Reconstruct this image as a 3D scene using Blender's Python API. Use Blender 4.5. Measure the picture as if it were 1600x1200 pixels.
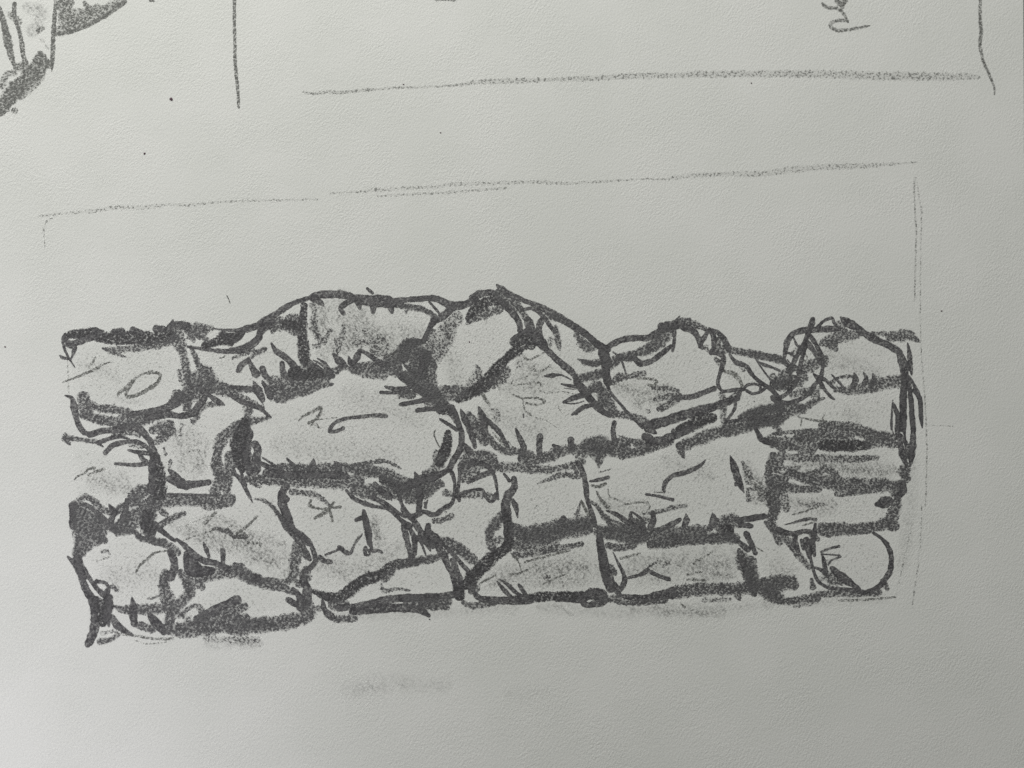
import bpy, math, random
from mathutils import Vector, Matrix
random.seed(7)
for o in list(bpy.data.objects):
    bpy.data.objects.remove(o)
S = bpy.context.scene
COL = S.collection

# ------------------------------------------------------------------ camera
PXM = 0.00015                      # one photo pixel on the sheet is about 0.15 mm
W, H = 1600.0, 1200.0
cam_d = bpy.data.cameras.new("camera")
cam = bpy.data.objects.new("camera", cam_d)
COL.objects.link(cam)
S.camera = cam
cam_d.sensor_width = 36.0
cam_d.lens = 35.0
DIST = W * PXM * 35.0 / 36.0
ROT = Matrix.Rotation(math.radians(7.0), 3, 'X') @ Matrix.Rotation(math.radians(-3.5), 3, 'Y')
cam.matrix_world = Matrix.Translation(ROT @ Vector((0, 0, DIST))) @ ROT.to_4x4()
cam_d.clip_start = 0.005
cam_d.clip_end = 20.0
CAMPOS = cam.matrix_world.translation.copy()


def pt(x, y, z=0.0):
    """photo pixel -> the place on the sheet where it was drawn"""
    d = ROT @ Vector(((x - W / 2) / W * 36.0, -(y - H / 2) / W * 36.0, -35.0))
    t = -CAMPOS.z / d.z
    p = CAMPOS + d * t
    return (p.x, p.y, z)


cam_d.dof.use_dof = True
_f = Vector(pt(1050, 720)) - CAMPOS
cam_d.dof.focus_distance = _f.dot(ROT @ Vector((0, 0, -1)))
cam_d.dof.aperture_fstop = 11.0

# ------------------------------------------------------------------ light: dull daylight from a window to the left
world = bpy.data.worlds.new("World")
S.world = world
world.use_nodes = True
bg = world.node_tree.nodes["Background"]
bg.inputs[0].default_value = (1.0, 1.0, 0.97, 1)
bg.inputs[1].default_value = 0.165


def area(name, loc, target, size, size_y, power, color):
    l = bpy.data.lights.new(name, 'AREA')
    l.shape = 'RECTANGLE'
    l.size = size
    l.size_y = size_y
    l.energy = power
    l.color = color
    o = bpy.data.objects.new(name, l)
    COL.objects.link(o)
    o.location = loc
    o.rotation_euler = (Vector(target) - Vector(loc)).to_track_quat('-Z', 'Y').to_euler()
    return o


area("window_light", (-0.216, 0.493, 0.251), (0.082, -0.082, 0), 0.30, 0.5, 4.5, (0.99, 0.995, 0.95))
# a second, whiter spot, added as a fill to brighten the lower left corner
sd = bpy.data.lights.new("corner_fill", 'SPOT')
sd.energy = 15.6
sd.spot_size = 0.698
sd.spot_blend = 1.0
sd.shadow_soft_size = 0.03
sd.color = (1.0, 0.975, 1.06)
so = bpy.data.objects.new("corner_fill", sd)
COL.objects.link(so)
so.location = (-0.25, -0.574, 0.404)
so.rotation_euler = (Vector((-0.205, -0.229, 0)) - so.location).to_track_quat('-Z', 'Y').to_euler()
S.view_settings.view_transform = 'Standard'
S.view_settings.look = 'None'
S.view_settings.exposure = 0.0
S.view_settings.gamma = 1.0
S.render.engine = 'CYCLES'
S.cycles.transparent_max_bounces = 96
S.cycles.max_bounces = 4
S.cycles.use_denoising = False
S.render.film_transparent = False

# ------------------------------------------------------------------ materials


def nn(nt, kind, **kw):
    n = nt.nodes.new(kind)
    for k, v in kw.items():
        setattr(n, k, v)
    return n


def math_n(nt, op, a, b=None, c=None, clamp=False):
    n = nt.nodes.new('ShaderNodeMath')
    n.operation = op
    n.use_clamp = clamp
    for i, v in enumerate((a, b, c)):
        if v is None:
            continue
        if isinstance(v, (int, float)):
            n.inputs[i].default_value = v
        else:
            nt.links.new(v, n.inputs[i])
    return n.outputs[0]


def maprange(nt, v, a, b, c, d, smooth=False):
    n = nt.nodes.new('ShaderNodeMapRange')
    n.clamp = True
    if smooth:
        n.interpolation_type = 'SMOOTHSTEP'
    nt.links.new(v, n.inputs[0])
    for i, q in enumerate((a, b, c, d)):
        n.inputs[i + 1].default_value = q
    return n.outputs[0]


def sheet_coords(nt, angle, sx, sy):
    """position on the sheet in photo-pixel sized units, turned and stretched"""
    g = nn(nt, 'ShaderNodeNewGeometry')
    m = nn(nt, 'ShaderNodeMapping')
    m.vector_type = 'POINT'
    m.inputs['Rotation'].default_value = (0, 0, math.radians(angle))
    s = 1.0 / PXM
    m.inputs['Scale'].default_value = (s, s, 0.0)
    nt.links.new(g.outputs['Position'], m.inputs['Vector'])
    m2 = nn(nt, 'ShaderNodeMapping')
    m2.inputs['Scale'].default_value = (1.0 / sx, 1.0 / sy, 1.0)
    nt.links.new(m.outputs[0], m2.inputs['Vector'])
    return m2.outputs[0]


def noise(nt, vec, scale, detail=2.0, rough=0.5, dist=0.0):
    n = nn(nt, 'ShaderNodeTexNoise')
    n.noise_dimensions = '2D'
    n.inputs['Scale'].default_value = scale
    n.inputs['Detail'].default_value = detail
    n.inputs['Roughness'].default_value = rough
    n.inputs['Distortion'].default_value = dist
    nt.links.new(vec, n.inputs['Vector'])
    return n.outputs[0]


def tooth(nt):
    """height of the paper's tooth, 0..1, the same for the sheet and what is rubbed on it"""
    a = noise(nt, sheet_coords(nt, -58, 5.2, 3.2), 1.0, 2.0, 0.6)
    b = noise(nt, sheet_coords(nt, 0, 2.2, 2.2), 1.0, 2.0, 0.6)
    s = math_n(nt, 'ADD', math_n(nt, 'MULTIPLY', a, 0.6), math_n(nt, 'MULTIPLY', b, 0.4))
    return maprange(nt, s, 0.32, 0.68, 0.0, 1.0)


def grit(nt):
    """what a flat stick of graphite meets: mostly the fine grain, a little of the broad tooth"""
    a = noise(nt, sheet_coords(nt, -58, 7.0, 4.2), 1.0, 2.0, 0.55)
    b = noise(nt, sheet_coords(nt, 20, 3.6, 2.6), 1.0, 2.0, 0.7)
    s = math_n(nt, 'ADD', math_n(nt, 'MULTIPLY', a, 0.35), math_n(nt, 'MULTIPLY', b, 0.65))
    return maprange(nt, s, 0.40, 0.60, 0.0, 1.0)


def new_mat(name):
    m = bpy.data.materials.new(name)
    m.use_nodes = True
    nt = m.node_tree
    nt.nodes.clear()
    return m, nt


def paper_mat():
    m, nt = new_mat("cartridge paper")
    out = nn(nt, 'ShaderNodeOutputMaterial')
    b = nn(nt, 'ShaderNodeBsdfPrincipled')
    b.inputs['Roughness'].default_value = 0.9
    b.inputs['Specular IOR Level'].default_value = 0.15
    vec = sheet_coords(nt, 0, 1, 1)
    big = noise(nt, vec, 1 / 170.0, 3.0, 0.6)
    ramp = nn(nt, 'ShaderNodeMix', data_type='RGBA')
    nt.links.new(maprange(nt, big, 0.35, 0.65, 0.0, 1.0), ramp.inputs[0])
    ramp.inputs[6].default_value = (0.735, 0.742, 0.715, 1)
    ramp.inputs[7].default_value = (0.765, 0.768, 0.745, 1)
    # pulp flecks: very slight tone mottling a few pixels wide
    fl = noise(nt, vec, 1 / 1.7, 2.0, 0.7)
    flf = maprange(nt, fl, 0.25, 0.75, 0.865, 1.105)
    mul = nn(nt, 'ShaderNodeVectorMath', operation='SCALE')
    nt.links.new(ramp.outputs[2], mul.inputs[0])
    nt.links.new(flf, mul.inputs['Scale'])
    nt.links.new(mul.outputs[0], b.inputs['Base Color'])
    bump = nn(nt, 'ShaderNodeBump')
    bump.inputs['Strength'].default_value = 1.0
    bump.inputs['Distance'].default_value = PXM * 0.23
    wide = noise(nt, sheet_coords(nt, -50, 19, 11), 1.0, 2.0, 0.5)
    hgt = math_n(nt, 'ADD', tooth(nt), math_n(nt, 'MULTIPLY', wide, 0.45))
    patch = maprange(nt, noise(nt, vec, 1 / 95.0, 3.0, 0.6), 0.35, 0.65, 0.6, 1.3)
    hgt = math_n(nt, 'MULTIPLY', hgt, patch)
    nt.links.new(hgt, bump.inputs['Height'])
    nt.links.new(bump.outputs[0], b.inputs['Normal'])
    nt.links.new(b.outputs[0], out.inputs[0])
    return m


def graphite_mat(name, dark, light, tint=(1, 1, 1)):
    """rubbed graphite: clings to the high spots of the tooth where pressed lightly, fills them where pressed hard"""
    m, nt = new_mat(name)
    out = nn(nt, 'ShaderNodeOutputMaterial')
    pr = nn(nt, 'ShaderNodeAttribute', attribute_name='press').outputs['Fac']
    ed = nn(nt, 'ShaderNodeAttribute', attribute_name='edge').outputs['Fac']     # -1..1 across the stroke
    hd = nn(nt, 'ShaderNodeAttribute', attribute_name='hard').outputs['Fac']
    vec = sheet_coords(nt, 0, 1, 1)
    th = grit(nt)
    wob = math_n(nt, 'MULTIPLY', math_n(nt, 'SUBTRACT', noise(nt, vec, 1 / 9.0, 2.0, 0.6), 0.5), math_n(nt, 'MULTIPLY_ADD', hd, -0.42, 0.55))
    e = math_n(nt, 'ADD', math_n(nt, 'ABSOLUTE', ed), wob)
    soft = maprange(nt, e, 0.52, 1.02, 1.0, 0.0)
    hard = maprange(nt, e, 0.72, 0.98, 1.0, 0.0)
    prof = math_n(nt, 'ADD', math_n(nt, 'MULTIPLY', hard, hd), math_n(nt, 'MULTIPLY', soft, math_n(nt, 'SUBTRACT', 1.0, hd)))
    pat = maprange(nt, noise(nt, vec, 1 / 22.0, 3.0, 0.6), 0.3, 0.7, -0.20, 0.15)
    pat = math_n(nt, 'MULTIPLY', pat, maprange(nt, pr, 0.05, 0.35, 0.0, 1.0))
    streak = maprange(nt, noise(nt, sheet_coords(nt, 15, 3.0, 14.0), 1.0, 1.0, 0.5), 0.3, 0.7, -0.08, 0.08)
    streak = math_n(nt, 'MULTIPLY', streak, maprange(nt, pr, 0.05, 0.35, 0.0, 1.0))
    c = math_n(nt, 'ADD', math_n(nt, 'ADD', math_n(nt, 'MULTIPLY_ADD', hd, 0.31, pr), pat), streak)
    c = math_n(nt, 'MULTIPLY', c, prof)
    # cover: 0 where the valley is deeper than the pressure reaches
    d = math_n(nt, 'SUBTRACT', c, math_n(nt, 'MULTIPLY', math_n(nt, 'SUBTRACT', 1.0, th), 1.18))
    cov = maprange(nt, d, -0.06, 0.16, 0.0, 1.0, True)
    film = math_n(nt, 'MULTIPLY', prof, maprange(nt, pr, 0.2, 0.9, 0.035, 0.33))         # dust that fills every valley a little
    cov = math_n(nt, 'MAXIMUM', cov, film)
    cov = math_n(nt, 'MULTIPLY', cov, maprange(nt, math_n(nt, 'ADD', pr, math_n(nt, 'MULTIPLY', hd, 0.25)), 0.2, 0.95, 0.50, 0.97))
    mix = nn(nt, 'ShaderNodeMix', data_type='RGBA')
    mot = maprange(nt, noise(nt, vec, 1 / 5.0, 3.0, 0.65), 0.35, 0.65, -0.45, 0.25)
    nt.links.new(maprange(nt, math_n(nt, 'ADD', d, mot), 0.0, 0.75, 0.0, 1.0), mix.inputs[0])
    mix.inputs[6].default_value = (light * tint[0], light * tint[1], light * tint[2], 1)
    mix.inputs[7].default_value = (dark * tint[0], dark * tint[1], dark * tint[2], 1)
    b = nn(nt, 'ShaderNodeBsdfPrincipled')
    b.inputs['Roughness'].default_value = 0.62
    b.inputs['Specular IOR Level'].default_value = 0.25
    nt.links.new(mix.outputs[2], b.inputs['Base Color'])
    bump = nn(nt, 'ShaderNodeBump')
    bump.inputs['Strength'].default_value = 1.0
    bump.inputs['Distance'].default_value = PXM * 0.4
    nt.links.new(th, bump.inputs['Height'])
    nt.links.new(bump.outputs[0], b.inputs['Normal'])
    nt.links.new(cov, b.inputs['Alpha'])
    nt.links.new(b.outputs[0], out.inputs[0])
    return m


def smudge_mat():
    """graphite dust rubbed in with a finger: a thin even film, a little darker on the high spots"""
    m, nt = new_mat("rubbed graphite film")
    out = nn(nt, 'ShaderNodeOutputMaterial')
    pr = nn(nt, 'ShaderNodeAttribute', attribute_name='press').outputs['Fac']
    ed = nn(nt, 'ShaderNodeAttribute', attribute_name='edge').outputs['Fac']
    vec = sheet_coords(nt, 0, 1, 1)
    wob = math_n(nt, 'MULTIPLY', math_n(nt, 'SUBTRACT', noise(nt, vec, 1 / 24.0, 3.0, 0.6), 0.5), 0.9)
    e = math_n(nt, 'ADD', math_n(nt, 'ABSOLUTE', ed), wob)
    prof = maprange(nt, e, 0.0, 0.95, 1.0, 0.0, True)
    th = grit(nt)
    cloud = maprange(nt, noise(nt, vec, 1 / 16.0, 3.0, 0.6), 0.3, 0.7, 0.6, 1.35)
    dash = maprange(nt, noise(nt, sheet_coords(nt, -35, 3.5, 16.0), 1.0, 2.0, 0.5), 0.35, 0.65, 0.45, 1.45)
    a = math_n(nt, 'MULTIPLY', math_n(nt, 'MULTIPLY', prof, pr), math_n(nt, 'MULTIPLY_ADD', th, 0.80, 0.05))
    a = math_n(nt, 'MULTIPLY', math_n(nt, 'MULTIPLY', a, cloud), dash, None, True)
    b = nn(nt, 'ShaderNodeBsdfPrincipled')
    b.inputs['Base Color'].default_value = (0.145, 0.145, 0.142, 1)
    b.inputs['Roughness'].default_value = 0.7
    nt.links.new(a, b.inputs['Alpha'])
    nt.links.new(b.outputs[0], out.inputs[0])
    return m


def line_mat():
    """a dark line drawn with the blunt tip: clean edges, worked into the paper, slightly mottled inside"""
    m, nt = new_mat("dark worked line")
    out = nn(nt, 'ShaderNodeOutputMaterial')
    pr = nn(nt, 'ShaderNodeAttribute', attribute_name='press').outputs['Fac']
    ed = nn(nt, 'ShaderNodeAttribute', attribute_name='edge').outputs['Fac']
    vec = sheet_coords(nt, 0, 1, 1)
    th = grit(nt)
    wob = math_n(nt, 'MULTIPLY', math_n(nt, 'SUBTRACT', noise(nt, vec, 1 / 7.0, 2.0, 0.6), 0.5), 0.34)
    e = math_n(nt, 'ADD', math_n(nt, 'ABSOLUTE', ed), wob)
    prof = maprange(nt, e, 0.80, 0.97, 1.0, 0.0, True)
    pat = maprange(nt, noise(nt, vec, 1 / 14.0, 3.0, 0.6), 0.3, 0.7, -0.32, 0.10)
    q = math_n(nt, 'ADD', pr, pat)
    d = math_n(nt, 'SUBTRACT', math_n(nt, 'MULTIPLY_ADD', q, 1.0, 0.12), math_n(nt, 'MULTIPLY', math_n(nt, 'SUBTRACT', 1.0, th), 1.15))
    body = maprange(nt, d, -0.10, 0.20, 0.48, 0.97, True)
    a = math_n(nt, 'MULTIPLY', prof, body)
    mix = nn(nt, 'ShaderNodeMix', data_type='RGBA')
    rim = maprange(nt, e, 0.35, 0.80, 0.0, 0.35)
    tone = math_n(nt, 'ADD', math_n(nt, 'ADD', math_n(nt, 'MULTIPLY', d, 0.9), rim), math_n(nt, 'MULTIPLY', pat, 1.5))
    nt.links.new(maprange(nt, tone, 0.0, 0.85, 0.0, 1.0), mix.inputs[0])
    mix.inputs[6].default_value = (0.150, 0.147, 0.152, 1)
    mix.inputs[7].default_value = (0.066, 0.064, 0.069, 1)
    b = nn(nt, 'ShaderNodeBsdfPrincipled')
    b.inputs['Roughness'].default_value = 0.55
    b.inputs['Specular IOR Level'].default_value = 0.3
    nt.links.new(mix.outputs[2], b.inputs['Base Color'])
    bump = nn(nt, 'ShaderNodeBump')
    bump.inputs['Distance'].default_value = PXM * 0.3
    nt.links.new(th, bump.inputs['Height'])
    nt.links.new(bump.outputs[0], b.inputs['Normal'])
    nt.links.new(a, b.inputs['Alpha'])
    nt.links.new(b.outputs[0], out.inputs[0])
    return m


def plain_mat(name, col, rough=0.7):
    m, nt = new_mat(name)
    out = nn(nt, 'ShaderNodeOutputMaterial')
    b = nn(nt, 'ShaderNodeBsdfPrincipled')
    g = noise(nt, sheet_coords(nt, 0, 1, 1), 1 / 30.0, 4.0, 0.6)
    mul = nn(nt, 'ShaderNodeVectorMath', operation='SCALE')
    mul.inputs[0].default_value = col
    nt.links.new(maprange(nt, g, 0.3, 0.7, 0.7, 1.3), mul.inputs['Scale'])
    nt.links.new(mul.outputs[0], b.inputs['Base Color'])
    b.inputs['Roughness'].default_value = rough
    nt.links.new(b.outputs[0], out.inputs[0])
    return m


M_PAPER = paper_mat()
M_GRAPH = graphite_mat("soft graphite", 0.094, 0.165, (1.0, 0.99, 1.02))
M_BRUSH = graphite_mat("dark stick worked hard", 0.064, 0.135, (1.0, 0.98, 1.02))
M_SMUDGE = smudge_mat()
M_LINE = line_mat()
M_PENCIL = graphite_mat("hard pencil", 0.13, 0.24, (1.0, 1.01, 0.96))
M_SPECK = plain_mat("dark ink", (0.07, 0.035, 0.05))
M_TABLE = plain_mat("dark table top", (0.07, 0.07, 0.06), 0.6)

# ------------------------------------------------------------------ objects


def link(name, me, mat, parent=None):
    me.materials.append(mat)
    o = bpy.data.objects.new(name, me)
    COL.objects.link(o)
    if parent:
        o.parent = parent
        o.matrix_parent_inverse = parent.matrix_world.inverted()
    return o


def thing(name, label, cat, at, group=None):
    o = bpy.data.objects.new(name, None)
    o.empty_display_size = 0.005
    o.location = at
    COL.objects.link(o)
    o['label'] = label
    o['category'] = cat
    if group:
        o['group'] = group
    bpy.context.view_layer.update()
    return o


def catmull(P, step):
    """points with widths -> evenly sampled smooth line"""
    out = []
    n = len(P)
    for i in range(n - 1):
        p0 = P[max(i - 1, 0)]
        p1, p2 = P[i], P[i + 1]
        p3 = P[min(i + 2, n - 1)]
        L = math.hypot(p2[0] - p1[0], p2[1] - p1[1])
        k = max(2, int(L / step))
        for j in range(k):
            t = j / k
            t2, t3 = t * t, t * t * t
            q = []
            for a in range(3):
                if a == 2:
                    q.append(p1[2] + (p2[2] - p1[2]) * t)
                    continue
                m1 = 0.42 * (p2[a] - p0[a])
                m2 = 0.42 * (p3[a] - p1[a])
                q.append((2 * t3 - 3 * t2 + 1) * p1[a] + (t3 - 2 * t2 + t) * m1 + (-2 * t3 + 3 * t2) * p2[a] + (t3 - t2) * m2)
            out.append(q)
    out.append(list(P[-1]))
    return out


layers = {}


def layer_for(samples):
    """a layer that none of the strokes it crosses already uses, so no two lie in one plane"""
    cells = set()
    for x, y, w in samples:
        r = w * 0.5 + 2
        for a in range(int((x - r) // 5), int((x + r) // 5) + 1):
            for b in range(int((y - r) // 5), int((y + r) // 5) + 1):
                cells.add((a, b))
    used = set()
    for c in cells:
        used |= layers.get(c, set())
    z = 1
    while z in used:
        z += 1
    for c in cells:
        layers.setdefault(c, set()).add(z)
    return z


def fill_attr(me, name, vals):
    a = me.attributes.new(name, 'FLOAT', 'POINT')
    a.data.foreach_set('value', vals)


ZBASE, ZSTEP = 8.0e-6, 2.0e-6


def ribbon(P, press, hard):
    tot = sum(math.hypot(P[i + 1][0] - P[i][0], P[i + 1][1] - P[i][1]) for i in range(len(P) - 1))
    wmean = sum(p[2] for p in P) / len(P)
    sm = catmull(P, max(1.2, min(3.0, wmean * 0.35)))
    # round caps at blunt ends
    def cap(q0, q1, w):
        dx, dy = q0[0] - q1[0], q0[1] - q1[1]
        L = math.hypot(dx, dy) or 1
        r = w * 0.5
        return [[q0[0] + dx / L * r * s, q0[1] + dy / L * r * s, w * math.sqrt(max(0.0, 1 - s * s))] for s in (0.5, 0.8, 0.97)]
    if len(sm) > 1:
        a = cap(sm[0], sm[1], sm[0][2])
        b = cap(sm[-1], sm[-2], sm[-1][2])
        sm = a[::-1] + sm + b
    z = layer_for(sm)
    n = len(sm)
    ph = random.random() * 50
    vs, ed, pr, hd, fs = [], [], [], [], []
    COLS = (-1.0, -0.5, 0.0, 0.5, 1.0)
    ptx, pty = None, None
    for i, (x, y, w) in enumerate(sm):
        x0, y0, _ = sm[max(i - 2, 0)]
        x1, y1, _ = sm[min(i + 2, n - 1)]
        dx, dy = x1 - x0, y1 - y0
        L = math.hypot(dx, dy) or 1
        nx, ny = -dy / L, dx / L
        jw = 1 + 0.07 * math.sin(i * 0.55 + ph) + 0.06 * math.sin(i * 1.37 + ph * 3)
        r = w * 0.5 * jw * (1.10 if hard > 0.5 else 1.27)
        zz = ZBASE + ZSTEP * (z + 0.7 * i / n)
        for c in COLS:
            vs.append(pt(x + nx * r * c, y + ny * r * c, zz))
            ed.append(c)
            pr.append(press)
            hd.append(hard)
    k = len(COLS)
    for i in range(n - 1):
        for c in range(k - 1):
            a = i * k + c
            fs.append((a, a + 1, a + k + 1, a + k))
    me = bpy.data.meshes.new("stroke")
    me.from_pydata(vs, [], fs)
    fill_attr(me, 'edge', ed)
    fill_attr(me, 'press', pr)
    fill_attr(me, 'hard', hd)
    # keep every face looking up
    me.update()
    if me.polygons and sum(p.normal.z for p in me.polygons) < 0:
        me.flip_normals()
    return me, tot


DEFAULTS = {'m': (0.95, 0.85), 'g': (0.80, 0.25), 'l': (0.40, 0.0), 'p': (0.6, 0.3)}


def parse(text):
    """tile lines set origin and scale; stroke lines: kind[press] points 'x,y[,w]' in tile pixels; ; between strokes"""
    ox = oy = 0.0
    sc = 1.0
    sect = 'wall'
    for raw in text.split('\n'):
        raw = raw.split('#')[0].strip()
        if not raw:
            continue
        if raw[0] == '@':
            sect = raw[1:].strip()
            continue
        if raw[0] == 'T':
            v = [float(q) for q in raw[1:].split()]
            ox, oy, sc = v
            continue
        for st in raw.split(';'):
            tk = st.split()
            if not tk:
                continue
            kind = tk[0][0]
            press, hard = DEFAULTS[kind]
            if len(tk[0]) > 1:
                press = float(tk[0][1:])
            P = []
            w = 20.0
            for q in tk[1:]:
                v = [float(a) for a in q.split(',')]
                if len(v) > 2:
                    w = v[2]
                P.append([ox + v[0] / sc, oy + v[1] / sc, max(w / sc, 0.9)])
            if len(P) == 1:
                P.append([P[0][0] + 0.8, P[0][1] + 0.5, P[0][2]])
            yield sect, kind, press, hard, P

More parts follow.
